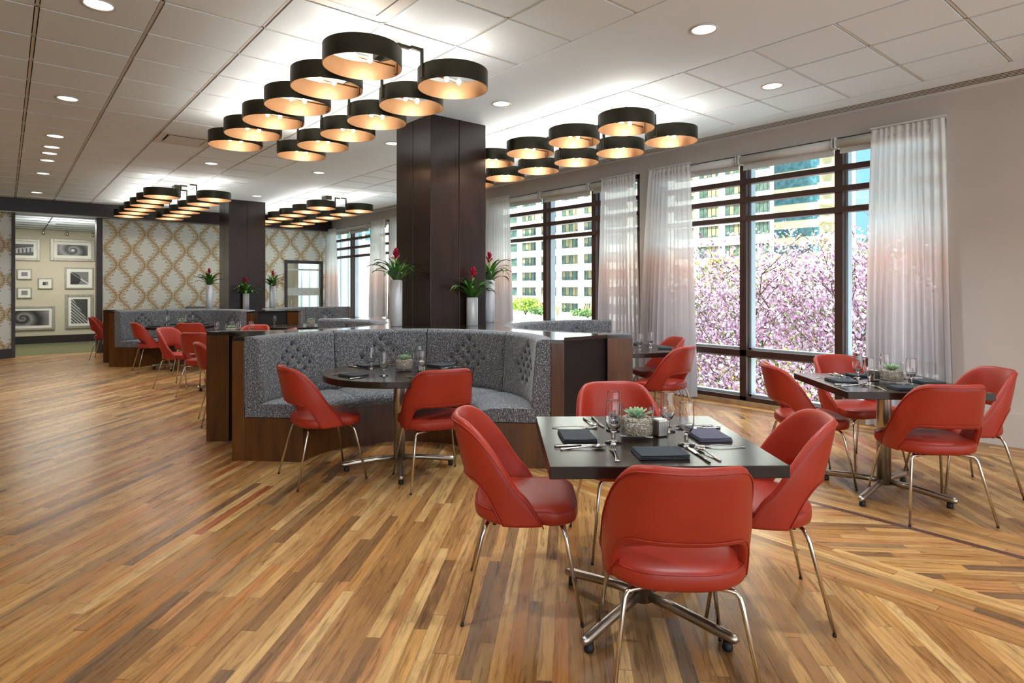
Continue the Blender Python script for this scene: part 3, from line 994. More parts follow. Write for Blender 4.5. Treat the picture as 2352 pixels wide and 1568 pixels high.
# ------------------------------------------------------------------ potted bromeliads
def bromeliad(hv, seed, label, loc, group='white vases with red flowering plants', rv=.062):
    rnd = random.Random(seed)
    t = thing('potted_bromeliad', label, 'potted plant', loc, rnd.uniform(0, 6), group)
    MB().lathe([(0, .0), (rv - .003, 0), (rv, .004), (rv, hv - .004), (rv - .003, hv), (rv - .009, hv), (rv - .010, hv - .05), (0, hv - .05)], 32).build('vase', M['ceramic'], t)
    MB().lathe([(0, hv - .035), (rv - .012, hv - .035), (rv - .012, hv - .03), (0, hv - .012)], 16).build('soil', M['soil'], t)
    mb = MB()
    nl = 27
    for q in range(nl):
        a = q * 2.399 + rnd.uniform(-.2, .2)
        L = rnd.uniform(.28, .42); el = rnd.uniform(.5, 1.35) if q > 4 else rnd.uniform(1.2, 1.5)
        if q <= 4: L *= .75
        droop = rnd.uniform(1.4, 2.6) if q > 4 else .8
        wd = rnd.uniform(.022, .032)
        nsg = 12; x = .006; z = hv - .03; ang = el
        pts = []
        for s in range(nsg + 1):
            pts.append((x, z, wd * (math.sin(PI * min(1, (.16 + s / nsg * .84))) ** .7)))
            x += math.cos(ang) * L / nsg; z += math.sin(ang) * L / nsg
            ang -= droop / nsg * (s / nsg) * 2
        vs = []; fs = []
        ca, sa = math.cos(a), math.sin(a)
        for (x, z, w) in pts:
            for (lx, dz) in ((-w, .006), (0, -.002), (w, .006)):
                vs.append((x * ca - lx * sa, x * sa + lx * ca, z + dz))
        for s in range(nsg):
            for c in range(2):
                fs.append((s * 3 + c, s * 3 + c + 1, s * 3 + c + 4, s * 3 + c + 3))
        mb.add(vs, fs, 0, True)
    mb.build('foliage', M['leaf'], t)
    fb = MB()
    zt = hv + .22
    lean = rnd.uniform(-.03, .03)
    fb.tube([(0, 0, hv - .03), (lean * .5, 0, hv + .13), (lean, 0, zt + .02)], [.012, .011, .014], 8, 1)
    for q in range(22):
        a = q * 2.399; k = q / 22
        z = zt - .02 + k * .10; L = .08 - .03 * k; el = .45 + k * .95
        ca, sa = math.cos(a), math.sin(a); w = .013
        vs = []; pts = [(0, 0), (.45, .45), (.8, .8), (1, .86)]
        for (rr, zz_), ww_ in zip(pts, (.6, 1, .7, .08)):
            for s_ in (-1, 1):
                x = rr * L * math.cos(el) + .006; zq = z + zz_ * L * math.sin(el)
                vs.append((lean + x * ca - s_ * w * ww_ * sa, x * sa + s_ * w * ww_ * ca, zq))
        fb.add(vs, [(0, 1, 3, 2), (2, 3, 5, 4), (4, 5, 7, 6)], 0, True)
    fb.build('flower', [M['bract'], M['bractb']], t)
    return t
ZS = .992
bromeliad(.487, 1, 'tall white vase with a red bromeliad, left of the near column', (3.17, 5.72, ZS))
bromeliad(.30, 2, 'short white vase with a pink red bromeliad in front of the near column', (3.885, 5.35, ZS))
bromeliad(.50, 3, 'tall white vase with a bromeliad at the right of the near column, before the window', (4.40, 5.72, ZS))
bromeliad(.48, 4, 'tall white vase with a bromeliad left of the far column, before the wallpaper', (3.17, 13.37, ZS))
bromeliad(.30, 5, 'short white vase with a bromeliad in front of the far column', (3.80, 13.10, ZS))
bromeliad(.46, 6, 'tall white vase with a bromeliad right of the far column, left of the glass door', (4.45, 13.45, ZS))

# ------------------------------------------------------------------ table settings
def make_goblet():
    t = thing('water_goblet', 'clear stemmed water goblet', 'glass')
    pr = [(0, .0), (.033, .0), (.034, .003), (.020, .008), (.009, .014), (.0065, .022), (.010, .030), (.0065, .038), (.008, .048), (.018, .056), (.028, .072), (.032, .092),
          (.0315, .12), (.0300, .150), (.0287, .172), (.0285, .1745), (.0282, .1752), (.0274, .1752), (.0271, .1745), (.0271, .172), (.0285, .150), (.0300, .12), (.0304, .092), (.0265, .074), (.016, .060), (.004, .054), (0, .053)]
    MB().lathe(pr, 24).build('glass_body', M['glass'], t)
    return t
def make_fork():
    t = thing('fork', 'steel fork', 'fork')
    mb = MB()
    def strip(pts):
        vs = []; fs = []
        for y, w, z in pts: vs += [(-w, y, z), (w, y, z), (w, y, z + .002), (-w, y, z + .002)]
        n = len(pts)
        for k in range(n - 1):
            a = k * 4; b = a + 4
            fs += [(a, a + 1, b + 1, b), (a + 3, b + 3, b + 2, a + 2), (a, b, b + 3, a + 3), (a + 1, a + 2, b + 2, b + 1)]
        fs += [(0, 3, 2, 1), ((n - 1) * 4, (n - 1) * 4 + 1, (n - 1) * 4 + 2, (n - 1) * 4 + 3)]
        mb.add(vs, fs, 0, True)
    strip([(-.10, .006, .001), (-.098, .010, .001), (-.085, .008, .002), (-.05, .004, .005), (0, .0032, .008), (.03, .004, .006), (.042, .011, .003), (.055, .012, .002)])
    mb.build('handle', M['cutlery'], t)
    tb = MB()
    for k in range(4):
        x = -.0105 + k * .007
        tb.tube([(x, .054, .003), (x, .07, .0025), (x, .085, .004), (x * .95, .10, .009)], [.0016, .0016, .0014, .0008], 5)
    tb.build('tines', M['cutlery'], t)
    return t
def make_knife():
    t = thing('knife', 'steel table knife', 'knife')
    MB().tube([(0, -.11, .004), (0, -.105, .004), (0, -.05, .004), (0, 0, .004)], [.004, .007, .005, .0045], 8).build('handle', M['cutlery'], t)
    bl = MB()
    o = [(-.007, 0), (.008, 0), (.010, .06), (.007, .09), (0, .105), (-.006, .09)]
    bl.prism(o, .002, .0045).build('blade', M['cutlery'], t)
    return t
def make_spoon():
    t = thing('spoon', 'steel teaspoon', 'spoon')
    MB().tube([(0, -.10, .002), (0, -.09, .002), (0, -.04, .005), (0, .02, .009), (0, .035, .006)], [.005, .0065, .003, .0025, .003], 8).build('handle', M['cutlery'], t)
    b = MB()
    def P(i, j):
        a = 2 * PI * i / 20; r = j / 5
        return (.018 * r * math.cos(a), .058 + .026 * r * math.sin(a), .001 + .008 * r * r)
    b.grid(P, 20, 5, closeu=True).grid(lambda i, j: tuple(Vector(P(i, j)) + Vector((0, 0, .0012))), 20, 5, closeu=True)
    b.build('bowl', M['cutlery'], t)
    return t
def make_napkin(mat, label):
    t = thing('folded_napkin', label, 'napkin')
    a, b = .094, .070
    for k, z in enumerate((0.0, .0055, .011)):
        nb = MB()
        def P(i, j, z=z, k=k):
            u, v = i / 12 * 2 - 1, j / 8 * 2 - 1
            x = a * u * (1 - .01 * k); y = b * v * (1 - .02 * k)
            w = .0016 * math.sin(3 * u + k) * math.cos(2 * v)
            return (x + .002 * k, y - .003 * k * 0, z + w + .0025)
        nb.grid(P, 12, 8)
        o = nb.build('napkin_fold', mat, t, subsurf=0)
        m = o.modifiers.new('solid', 'SOLIDIFY'); m.thickness = .0046; m.offset = 0
        m2 = o.modifiers.new('bev', 'BEVEL'); m2.width = .0018; m2.segments = 2
    return t
def make_succulent():
    t = thing('succulent_vase', 'succulent on pebbles in a glass cylinder', 'succulent')
    r, h = .072, .135
    MB().lathe([(0, 0), (r - .002, 0), (r, .003), (r, h), (r - .0025, h), (r - .0035, .012), (0, .010)], 40).build('glass_cylinder', M['glass_thin'], t)
    rnd = random.Random(3)
    pb = MB()
    pb.lathe([(0, .013), (r - .010, .013), (r - .010, .078), (0, .080)], 24, 1)
    def peb(x, y, z, s, rr):
        M4 = Matrix.Translation((x, y, z)) @ Matrix.Rotation(rr.uniform(0, 6), 4, 'Z') @ Matrix.Rotation(rr.uniform(-.6, .6), 4, 'X')
        pb.sphere((0, 0, 0), s, 0, 6, 4, .7, M4)
    for k in range(900):
        a = rnd.uniform(0, 2 * PI); z = rnd.uniform(.015, .080)
        peb((r - .009) * math.cos(a), (r - .009) * math.sin(a), z, rnd.uniform(.0030, .0045), rnd)
    for k in range(380):
        a = rnd.uniform(0, 2 * PI); q = (r - .010) * math.sqrt(rnd.random())
        peb(q * math.cos(a), q * math.sin(a), .081, rnd.uniform(.003, .0046), rnd)
    pm = NT('beige_pebbles'); pv = pm.obj()
    pm.col(pm.ramp(pm.noise(pv, 160, 1), [(.35, (150, 128, 104)), (.5, (196, 180, 158)), (.65, (226, 216, 200))])).set(Roughness=.7)
    pb.build('pebbles', [pm.mat, pm.mat], t, kind='stuff')
    sb = MB()
    for q in range(34):
        a = q * 2.399; k = q / 34
        L = .062 - .036 * k; el = .25 + 1.15 * k; w = .011 - .003 * k
        ca, sa = math.cos(a), math.sin(a)
        vs = []; prof = [(0, .35), (.3, .8), (.65, 1.0), (.88, .6), (1.0, .05)]
        for s_, ww_ in prof:
            x = .004 + s_ * L * math.cos(el); z = .083 + s_ * L * math.sin(el) + .004 * s_ * s_
            for lx, dz in ((-w * ww_, .003), (0, -.0025), (w * ww_, .003), (0, .0045)):
                vs.append((x * ca - lx * sa, x * sa + lx * ca, z + dz))
        fs = []
        for s_ in range(4):
            for c in range(4): fs.append((s_ * 4 + c, s_ * 4 + (c + 1) % 4, s_ * 4 + 4 + (c + 1) % 4, s_ * 4 + 4 + c))
        fs.append((16, 17, 18, 19))
        sb.add(vs, fs, 0, True)
    sb.build('succulent', M['succ'], t)
    return t
def make_canister():
    t = thing('steel_caddy', 'small square brushed steel holder', 'condiment holder')
    MB().box(-.026, .026, -.026, .026, 0, .072).build('body', M['steel'], t, bevel=.006, seg=3)
    MB().box(-.021, .021, -.021, .021, .0722, .0735).build('packets', M['mat'], t)
    return t
gob0, fork0, knife0, spoon0 = make_goblet(), make_fork(), make_knife(), make_spoon()
nap0 = make_napkin(M['napkin'], 'charcoal folded napkin'); nap1 = make_napkin(M['napkin2'], 'violet grey folded napkin')
suc0, can0 = make_succulent(), make_canister()
ZT_ = .7505
def on(px_, py_, z=.75):
    d = 1403 * (H - z) / (py_ - 664.6); return W2((px_ - 1176) / 1403 * d, d)
def place(proto, tx, lx, ly, rot, label, group, z=ZT_):
    """lx, ly in the table's own axes"""
    (u, d, ph) = tx
    a = face(-ph)
    x, y = W2(u, d)
    return dup(proto, (x + lx * math.cos(a) - ly * math.sin(a), y + lx * math.sin(a) + ly * math.cos(a), z), a + rot, label, group)
def setting(tx, side, napk, who, where, gx=None, hasn=True):
    """side 0 near, 1 right, 2 far, 3 left"""
    for_ = side * PI / 2
    c, s = math.cos(for_), math.sin(for_)
    def L(x, y): return (x * c - y * s, x * s + y * c)
    e = -.30
    for pr, x, y, rr, nm in ((napk, 0.0, e + .02, .05, 'folded napkin'), (fork0, -.17, e + .03, -.06, 'fork'), (knife0, .145, e + .02, .10, 'knife'), (spoon0, .185, e + .03, .16, 'spoon')):
        lx, ly = L(x, y)
        place(pr, tx, lx, ly, for_ + rr, '%s %s at the %s setting of the %s' % ({'folded napkin': 'folded charcoal' if napk is nap0 else 'folded violet grey'}.get(nm, 'steel'), nm.replace('folded ', ''), who, where), '%ss on the %s' % (nm, where))
FT = 'front square table'
setting(T1, 0, nap0, 'near', FT); setting(T1, 1, nap1, 'right', FT); setting(T1, 2, nap0, 'far', FT); setting(T1, 3, nap0, 'left', FT)
place(suc0, T1, -.022, .01, 0, 'pale green succulent on pebbles in glass on the front square table', 'succulents in glass cylinders')
place(can0, T1, .08, .02, .4, 'small steel holder right of the succulent on the front square table', 'steel table holders')
for lx, ly, lb in ((-.143, -.10, 'goblet left of the succulent on the front table'), (.145, -.14, 'goblet nearest the right front napkin on the front table'), (.135, .10, 'goblet behind the steel holder on the front table'), (-.10, .12, 'goblet behind the succulent, by the far chair of the front table')):
    place(gob0, T1, lx, ly, 0, 'clear stemmed ' + lb, 'goblets on the front square table')
WT = 'square table by the window'
setting(T2, 0, nap0, 'near', WT); setting(T2, 1, nap0, 'right', WT); setting(T2, 2, nap0, 'far', WT); setting(T2, 3, nap0, 'left', WT)
place(suc0, T2, .05, .0, 1, 'green spiky succulent in glass on the window table', 'succulents in glass cylinders')
place(can0, T2, -.035, .06, .3, 'small steel holder left of the succulent on the window table', 'steel table holders')
for lx, ly, lb in ((-.14, -.09, 'goblet just left of the succulent on the window table'), (-.10, .15, 'leftmost goblet on the window table'), (.11, -.12, 'goblet right of the succulent on the window table'), (.10, .18, 'goblet behind the succulent on the window table')):
    place(gob0, T2, lx, ly, 0, 'clear stemmed ' + lb, 'goblets on the window table')
def round_set(rt, where, ph, n=4, small=False):
    tx = (rt[0], rt[1], ph)
    names = ['near left', 'near right', 'far right', 'far left']
    for k in range(n):
        a = R(45 + 90 * k) + R(-90)
        c, s = math.cos(a), math.sin(a)
        nm = names[k] if True else ''
        def L(x, y): return (x * c - y * s, x * s + y * c)
        kk = ['near right', 'far right', 'far left', 'near left'][k]
        items = ((nap0, 0, -.40, 0.05, 'charcoal folded napkin'), (fork0, -.15, -.39, -.1, 'steel fork'), (knife0, .13, -.40, .1, 'steel knife'), (gob0, None, None, 0, 'clear stemmed goblet'))
        if small: items = (items[0], items[3])
        a_ = 0
        for pr, x, y, rr, nm2 in items:
            if x is None:
                gx, gy = ((.20, -.16), (.12, .23), (-.24, .10), (-.06, -.28))[k]
                place(pr, tx, gx, gy, 0, '%s at the %s place of the %s' % (nm2, kk, where), '%s on the %s' % (nm2.split(' ', 1)[1] + 's', where)); continue
            x2, y2 = x * math.cos(R(45 + 90 * k)) - y * math.sin(R(45 + 90 * k)), x * math.sin(R(45 + 90 * k)) + y * math.cos(R(45 + 90 * k))
            place(pr, tx, x2, y2, R(45 + 90 * k) + rr, '%s at the %s place of the %s' % (nm2, kk, where), '%s on the %s' % (nm2.split(' ', 1)[1] + 's', where))
    place(suc0, tx, .034, .03, 2 + rt[0], 'succulent in glass in the middle of the %s' % where, 'succulents in glass cylinders')
round_set(RT[0], 'near round table', 0)
place(can0, (RT[0][0], RT[0][1], 0), .17, .0, .3, 'small steel holder beside the succulent on the near round table', 'steel table holders')
round_set(RT[1], 'window side round table', 30, 4, True)
round_set(RT[2], 'far round table', 0, 4, True)
tx = (-3.95, 8.55, 3)
for lx, ly, lb in ((-.16, -.04, 'leftmost goblet seen over the near booth console end'), (.14, -.06, 'second goblet seen over the near booth console end'), (-.05, .2, 'third goblet standing behind the others on the half hidden table'), (.24, .14, 'rightmost goblet seen over the near booth console end')):
    place(gob0, tx, lx, ly, 0, 'clear ' + lb, 'goblets on the half hidden table')
place(suc0, tx, .0, .04, 0, 'small succulent in glass seen over the left end of the near booth console', 'succulents in glass cylinders')
# table of the booth right of the far column
x, y = W2(-3.75, 10.6)
dup(rt_, (x, y, 0), face(-82), 'dark round table beyond the near booth, right of the far column end')
tx = (-3.75, 10.6, 0)
place(gob0, tx, -.35, -.05, 0, 'clear goblet on the table beyond the near booth', 'goblets beyond the near booth')
place(suc0, tx, .22, .1, 0, 'succulent in glass beyond the near booth, left of the corner curtain', 'succulents in glass cylinders')
place(gob0, tx, .48, .05, 0, 'clear goblet right of the succulent beyond the near booth', 'goblets beyond the near booth')

# ------------------------------------------------------------------ chandeliers
def chandelier(xa, ya, n1, p1, xb, yb, n2, p2, label, energy, two=True, canopy_y=None):
    t = thing('drum_chandelier', label, 'chandelier', ((xa + xb) / 2, ya, CEIL), 0, 'bronze drum chandeliers')
    cx = (xa + xb) / 2
    zb, hh, rr = 2.88 - CEIL, .128, .262
    ylen = max(n1 * p1, n2 * p2)
    cy = (canopy_y - ya) if canopy_y else .25
    MB().box(-.055, .055, cy - .12, cy + .12, -.075, 0).build('canopy', M['bronze'], t, bevel=.004)
    MB().box(-.018, .018, cy - .1, ylen - p1 + .25, -.125, -.09).box(-.016, .016, cy + .06, cy + .1, -.1, -.07).box(-.012, .012, ylen - p1 - .3, ylen - p1 - .26, -.1, 0).build('rail', M['bronze'], t)
    for sx, x0, y0, n, p in ((-1, xa, ya, n1, p1), (1, xb, yb, n2, p2)):
        for k in range(n):
            ox, oy = x0 - cx, y0 + k * p - ya
            sh = MB()
            sh.lathe([(rr, zb), (rr, zb + hh)], 48, 0)
            # remove caps: open drum
            sh.f = sh.f[:-2]; sh.m = sh.m[:-2]; sh.s = sh.s[:-2]
            n0 = len(sh.f)
            sh.lathe([(rr - .004, zb), (rr - .004, zb + hh)], 48, 1); sh.f = sh.f[:-2]; sh.m = sh.m[:-2]; sh.s = sh.s[:-2]
            for zz in (zb, zb + hh):
                vs = [(q * math.cos(2 * PI * i / 48), q * math.sin(2 * PI * i / 48), zz) for q in (rr, rr - .004) for i in range(48)]
                sh.add(vs, [(i, (i + 1) % 48, 48 + (i + 1) % 48, 48 + i) for i in range(48)], 1)
            d = sh.build('drum_shade', [M['bronze'], M['gold']], t, (ox, oy, 0))
            # hanger from the rail to the inner side of the drum
            ix = ox - sx * (rr + .012)
            ar = MB().box(min(0, ix), max(0, ix), oy - .012, oy + .012, -.12, -.10)
            ar.box(min(ix, ix + sx * .012), max(ix, ix + sx * .012), oy - .014, oy + .014, zb + .02, -.10)
            ar.build('hanger_arm', M['bronze'], t)
            hb = MB().box(min(-sx * rr, -sx * (rr - .016)), max(-sx * rr, -sx * (rr - .016)), -.02, .02, zb + .01, zb + hh - .02)
            hb.tube([(-sx * (rr - .01), 0, zb + .062), (-sx * .08, 0, zb + .062), (sx * .04, 0, zb + .062)], .006, 8)
            hb.build('lamp_holder', M['gold'], d)
            for bx in ((-.055, .055) if two else (0,)):
                MB().sphere((0, 0, 0), .017, 0, 12, 8, 1.35).build('bulb', M['bulb'], d, (bx, .0, zb + .062))
            light('bulb_light', 'POINT', (x0, y0 + k * p, CEIL + zb + .078), energy, (1, .95, .88), shadow_soft_size=.02)
    return t
chandelier(1.86, 3.82, 6, .59, 2.58, 3.80, 6, .605, 'large bronze drum chandelier nearest the camera, in the upper middle', 3.2, True, 4.155)
chandelier(4.48, 3.72, 5, .68, 5.22, 3.75, 6, .67, 'bronze drum chandelier in front of the window wall, right of the near column', 4, True, 4.1)
chandelier(1.97, 11.3, 6, .69, 2.71, 11.1, 6, .72, 'bronze drum chandelier far left, above the far booth', 6.5, False, 12.1)
chandelier(4.52, 10.98, 6, .72, 5.25, 10.93, 6, .72, 'bronze drum chandelier near the glass door, right of the far column', 6.5, False, 11.6)

# ------------------------------------------------------------------ ceiling lights and vents
def make_down():
    t = thing('recessed_downlight', 'round recessed ceiling downlight', 'ceiling light')
    MB().lathe([(.082, 0.0), (.096, -.001), (.098, -.006), (.084, -.006), (.080, 0.0)], 32).build('trim_ring', M['tbar'], t)
    MB().lathe([(.0, -.0012), (.081, -.0012)], 28).build('lamp_face', M['dl'], t)
    return t
dl0 = make_down()
DLAB = ['largest, at the very top left', 'second down the left edge', 'third along the left row', 'fourth along the left row', 'fifth along the left row', 'sixth along the left row', 'seventh along the left row', 'last and farthest of the left row',
        'in the tiles below the nearest chandelier', 'on the plain band left of the near column', 'on the plain band above the far column', 'peeking out beside the near column top', 'on the plain band right of the nearest chandelier', 'large, on the plain band at the top right', 'in the tiles above the big window'] + ['above and behind the camera, outside the picture'] * 5
for (x, y), lab in zip(DOWN, DLAB):
    dup(dl0, (x, y, CEIL - .001), 0, 'round recessed downlight, ' + lab, 'recessed downlights')
    light('downlight_beam', 'SPOT', (x, y, CEIL - .02), 36 if x < 1 and y > 4 else (48 if y < 1 else 95), (.80, .91, 1), spot_size=R(115), spot_blend=.8, shadow_soft_size=.07)
x, y = .83, 17.6
dup(dl0, (x, y, 2.893), 0, 'round downlight in the corridor ceiling behind the opening', 'recessed downlights')
light('corridor_lamp', 'AREA', (1.0, 17.6, 2.88), 42, (1, .95, .86), size=1.6)
light('corridor_fill', 'AREA', (1.0, 16.5, 2.2), 9, (1, .97, .92), (R(150), 0, 0), size=.7)  # added fill aimed up to brighten the corridor ceiling, no fitting there
for q, (vx, vy) in enumerate(VENTS):
    t = thing('ceiling_vent', ['square ceiling air vent behind the nearest chandelier drums', 'square ceiling air vent cut by the top edge of the picture'][q], 'air vent', (vx + TX / 2, vy + TY / 2, CEIL), 0, 'square ceiling vents')
    fr = MB(); a, b = .29, .22
    for s in (-1, 1):
        fr.box(min(s * a, s * b), max(s * a, s * b), -a, a, -.004, .02); fr.box(-b, b, min(s * a, s * b), max(s * a, s * b), -.004, .02)
    fr.build('vent_frame', M['tbar'], t)
    MB().box(-.2, .2, -.2, .2, -.012, -.006).box(-.02, .02, -.02, .02, -.006, .02).build('vent_plate', M['tbar'], t)

# ------------------------------------------------------------------ gallery frames and track lights
def photo_mat(kind, name):
    m = NT(name)
    g = m.n('ShaderNodeTexCoord').outputs['Generated']
    p = m.xyz(g)
    x, z = m.math('SUBTRACT', p[0], .5), m.math('SUBTRACT', p[2], .5)
    if kind in ('spiral', 'spiral2'):
        cx = 0.0 if kind == 'spiral' else -.05
        dx = m.math('MULTIPLY', m.math('SUBTRACT', x, cx), 1.9 if kind == 'spiral' else 2.2)
        rr = m.math('SQRT', m.math('ADD', m.math('MULTIPLY', dx, dx), m.math('MULTIPLY', z, z)))
        an = m.math('ARCTAN2', z, dx)
        lg = m.math('LOGARITHM', m.math('ADD', rr, .03), 2.718)
        v = m.math('SINE', m.math('ADD', m.math('MULTIPLY', lg, 5.5), an))
        core = m.math('LESS_THAN', rr, .1)
        f = m.math('MAXIMUM', m.math('MULTIPLY', m.math('ADD', v, 1), .28), m.math('MULTIPLY', core, .95 if kind == 'spiral' else .2))
    elif kind == 'stairs':
        v = m.math('FRACT', m.math('MULTIPLY', m.math('ADD', z, m.math('MULTIPLY', x, .6)), 8))
        msk = m.math('LESS_THAN', m.math('ADD', z, m.math('MULTIPLY', x, 1.0)), .12)
        f = m.math('ADD', m.math('MULTIPLY', m.math('MULTIPLY', m.math('GREATER_THAN', v, .5), msk), .6), .12)
    elif kind == 'rail':
        v = m.math('ABSOLUTE', m.math('SINE', m.math('MULTIPLY', x, 24)))
        up = m.math('SUBTRACT', z, m.math('MULTIPLY', x, .3))
        msk = m.math('LESS_THAN', m.math('ABSOLUTE', m.math('ADD', up, .12)), .2)
        topr = m.math('LESS_THAN', m.math('ABSOLUTE', m.math('SUBTRACT', up, .1)), .035)
        f = m.math('ADD', m.math('MAXIMUM', m.math('MULTIPLY', m.math('MULTIPLY', m.math('GREATER_THAN', v, .6), msk), .6), m.math('MULTIPLY', topr, .6)), .06)
    elif kind == 'curve':
        dx = m.math('ADD', x, .45); dz = m.math('ADD', z, .1)
        rr = m.math('SQRT', m.math('ADD', m.math('MULTIPLY', dx, dx), m.math('MULTIPLY', dz, dz)))
        f = m.math('ADD', m.math('MULTIPLY', m.math('GREATER_THAN', rr, .52), .5), m.math('MULTIPLY', m.math('LESS_THAN', m.math('ABSOLUTE', m.math('SUBTRACT', z, m.math('MULTIPLY', x, -.9))), .05), .4))
    else:
        f = m.noise(g, 5, 3)
    f = m.math('ADD', m.math('MULTIPLY', f, .85), m.math('MULTIPLY', m.noise(g, 9, 4), .15))
    m.col(m.ramp(f, [(.05, (20, 20, 20)), (.5, (120, 120, 120)), (.95, (235, 235, 235))])); m.set(Roughness=.4)
    return m.mat
PH = {k: photo_mat(k, 'photo_' + k) for k in ('spiral', 'spiral2', 'stairs', 'rail', 'curve', 'noise')}
def frame(x0, x1, z0, z1, fw, mw, kind, label):
    t = thing('picture_frame', label, 'framed picture', ((x0 + x1) / 2, GY - .022, (z0 + z1) / 2), 0, 'silver framed black and white photographs')
    a, b = (x1 - x0) / 2, (z1 - z0) / 2
    mb = MB()
    for s in (-1, 1):
        mb.box(min(s * a, s * (a - fw)), max(s * a, s * (a - fw)), -.02, .02, -b, b)
        mb.box(-a + fw, a - fw, -.02, .02, min(s * b, s * (b - fw)), max(s * b, s * (b - fw)))
    mb.build('frame', M['silver'], t, bevel=.006)
    MB().box(-a + fw, a - fw, -.006, .01, -b + fw, b - fw).build('mat_board', M['mat'], t)
    MB().box(-a + fw + mw, a - fw - mw, -.009, -.006, -b + fw + mw, b - fw - mw).build('photograph', PH[kind], t)
frame(-.15, .69, 2.105, 2.647, .06, .07, 'rail', 'silver framed photo of a balustrade, top left')
frame(.899, 1.837, 2.121, 2.685, .07, .075, 'spiral', 'wide silver framed photo of a bright spiral, top right')
frame(.235, .53, 1.629, 1.898, .025, .06, 'noise', 'small framed photo, upper of the two small ones at the left')
frame(.65, .951, 1.393, 1.671, .025, .07, 'curve', 'small framed photo standing alone in the middle')
frame(.235, .53, 1.157, 1.433, .025, .06, 'noise', 'small framed photo, lower of the two small ones at the left')
frame(1.203, 1.822, 1.394, 1.957, .035, .08, 'curve', 'square silver framed photo in the middle of the right column')
frame(-.2, .995, .347, .963, .06, .06, 'spiral2', 'wide silver framed photo of a dark spiral staircase, bottom left')
frame(1.205, 1.819, .358, 1.255, .07, .06, 'stairs', 'tall silver framed photo of stairs, bottom right')
for q, x in enumerate((.74, 1.22, 1.76)):
    t = thing('track_spotlight', ['left', 'middle', 'right'][q] + ' one of the three small spotlights above the framed photos', 'spotlight', (x, GY - .5, 2.89), 0, 'spotlights above the photographs')
    MB().tube([(0, 0, 0), (0, 0, -.06)], .008, 8).build('stem', M['steel'], t)
    MB().lathe([(0, -.15), (.035, -.15), (.03, -.07), (.012, -.05), (0, -.05)], 14).build('lamp_head', M['steel'], t)

# ------------------------------------------------------------------ outside: buildings
M['white'] = simple('white_concrete', (236, 236, 228), .8, 0, .02, .3)
M['cream'] = simple('cream_concrete', (176, 170, 140), .8, 0, .03, .3)
def glassy(name, c, c2):
    m = NT(name)
    m.col(m.ramp(m.noise(m.obj(), .8, 3, .7), [(.35, c), (.65, c2)])).set(Roughness=.15)
    return m.mat
M['bglass'] = glassy('office_glass', (30, 50, 44), (60, 84, 72))
M['bblue'] = glassy('tower_glass', (20, 62, 68), (60, 100, 110))
M['blind'] = simple('yellow_blind', (112, 108, 78), .8, 0, .1, .5)
M['bframe'] = simple('window_frame_dark', (40, 42, 34), .6)
M['byel'] = simple('amber_panel', (240, 190, 60), .8, 0, .1, .5)
def bwin(w, h, seed):
    rnd = random.Random(seed)
    mb = MB()
    mb.box(0, .1, -w / 2, w / 2, -h / 2, h / 2, 0)
    n = 5
    for k in range(n + 1):
        y = -w / 2 + w * k / n; mb.box(-.06, .02, y - .05, y + .05, -h / 2, h / 2, 2)
    for z in (-h / 2, h / 2): mb.box(-.06, .02, -w / 2, w / 2, z - .05, z + .05, 2)
    for k in range(n):
        if rnd.random() < .62:
            y = -w / 2 + w * k / n; hh_ = rnd.choice((.95, .8, .62, .9))
            mb.box(-.02, 0.0, y + .07, y + w / n - .07, h / 2 - h * hh_, h / 2 - .05, 1)
    me = bpy.data.meshes.new('window')
    me.from_pydata(mb.v, [], mb.f)
    for m_ in (M['bglass'], M['blind'], M['bframe']): me.materials.append(m_)
    me.polygons.foreach_set('material_index', mb.m)
    return me
bA = thing('office_building', 'white concrete office block with a grid of wide windows across the street', 'building', (97, 80, -20))
cols = [(116.6 - 6.9 * k, 5.4) for k in range(-1, 6)] + [(61.65 + 5.05 * k, 4.1) for k in range(-2, 4)]
cols = [(110.4 + 6.9, 5.4), (110.4, 5.4), (103.5, 5.4), (96.6, 5.4), (89.7, 5.4), (82.8, 5.4), (76, 5.4), (66.7, 4.1), (61.65, 4.1), (56.5, 4.1), (51.9, 3.4)]
body = MB().prism([(.6, -29.5), (20, -18), (20, 50), (.6, 50)], -5, 75)
zc = [20 + .9 + 3.58 * k for k in range(-3, 10)]
# facade grid: piers and spandrels standing proud
for z in zc: body.box(0, .6, -29.5, 50, z + 1.02, z + 2.56 - .0)
ys = sorted([(c - w / 2, c + w / 2) for c, w in cols])
prev = 50 + 80
edges = []
lasty = 49.9
for a, b in ys:
    if a > lasty + .05: body.box(-.15, .6, lasty - 80, a - 80, -5, 75)
    lasty = b
body.box(-.15, .6, lasty - 80, 50, -5, 75)
for z in zc: body.box(-.35, 0, -29.5, 50, z + 1.02, z + 1.3)
body.build('facade', M['white'], bA)
wm = {5.4: [bwin(5.4, 2.04, s) for s in range(4)], 4.1: [bwin(4.1, 2.04, 10 + s) for s in range(3)], 3.4: [bwin(3.4, 2.04, 20)]}
cnt = 0
rest = MB()
for ci, (c, w) in enumerate(cols):
    for zi, z in enumerate(zc):
        vis = not (c > 115 or (70 < c < 80)) and z - 20 < 24
        if vis and cnt < 100:
            o = bpy.data.objects.new('window', random.choice(wm[w])); COL.objects.link(o)
            o.parent = bA; o.location = (.3, c - 80, z); cnt += 1
        else:
            rest.box(.3, .4, c - 80 - w / 2, c - 80 + w / 2, z - 1.02, z + 1.02)
rest.build('outer_windows', M['bglass'], bA, kind='stuff')
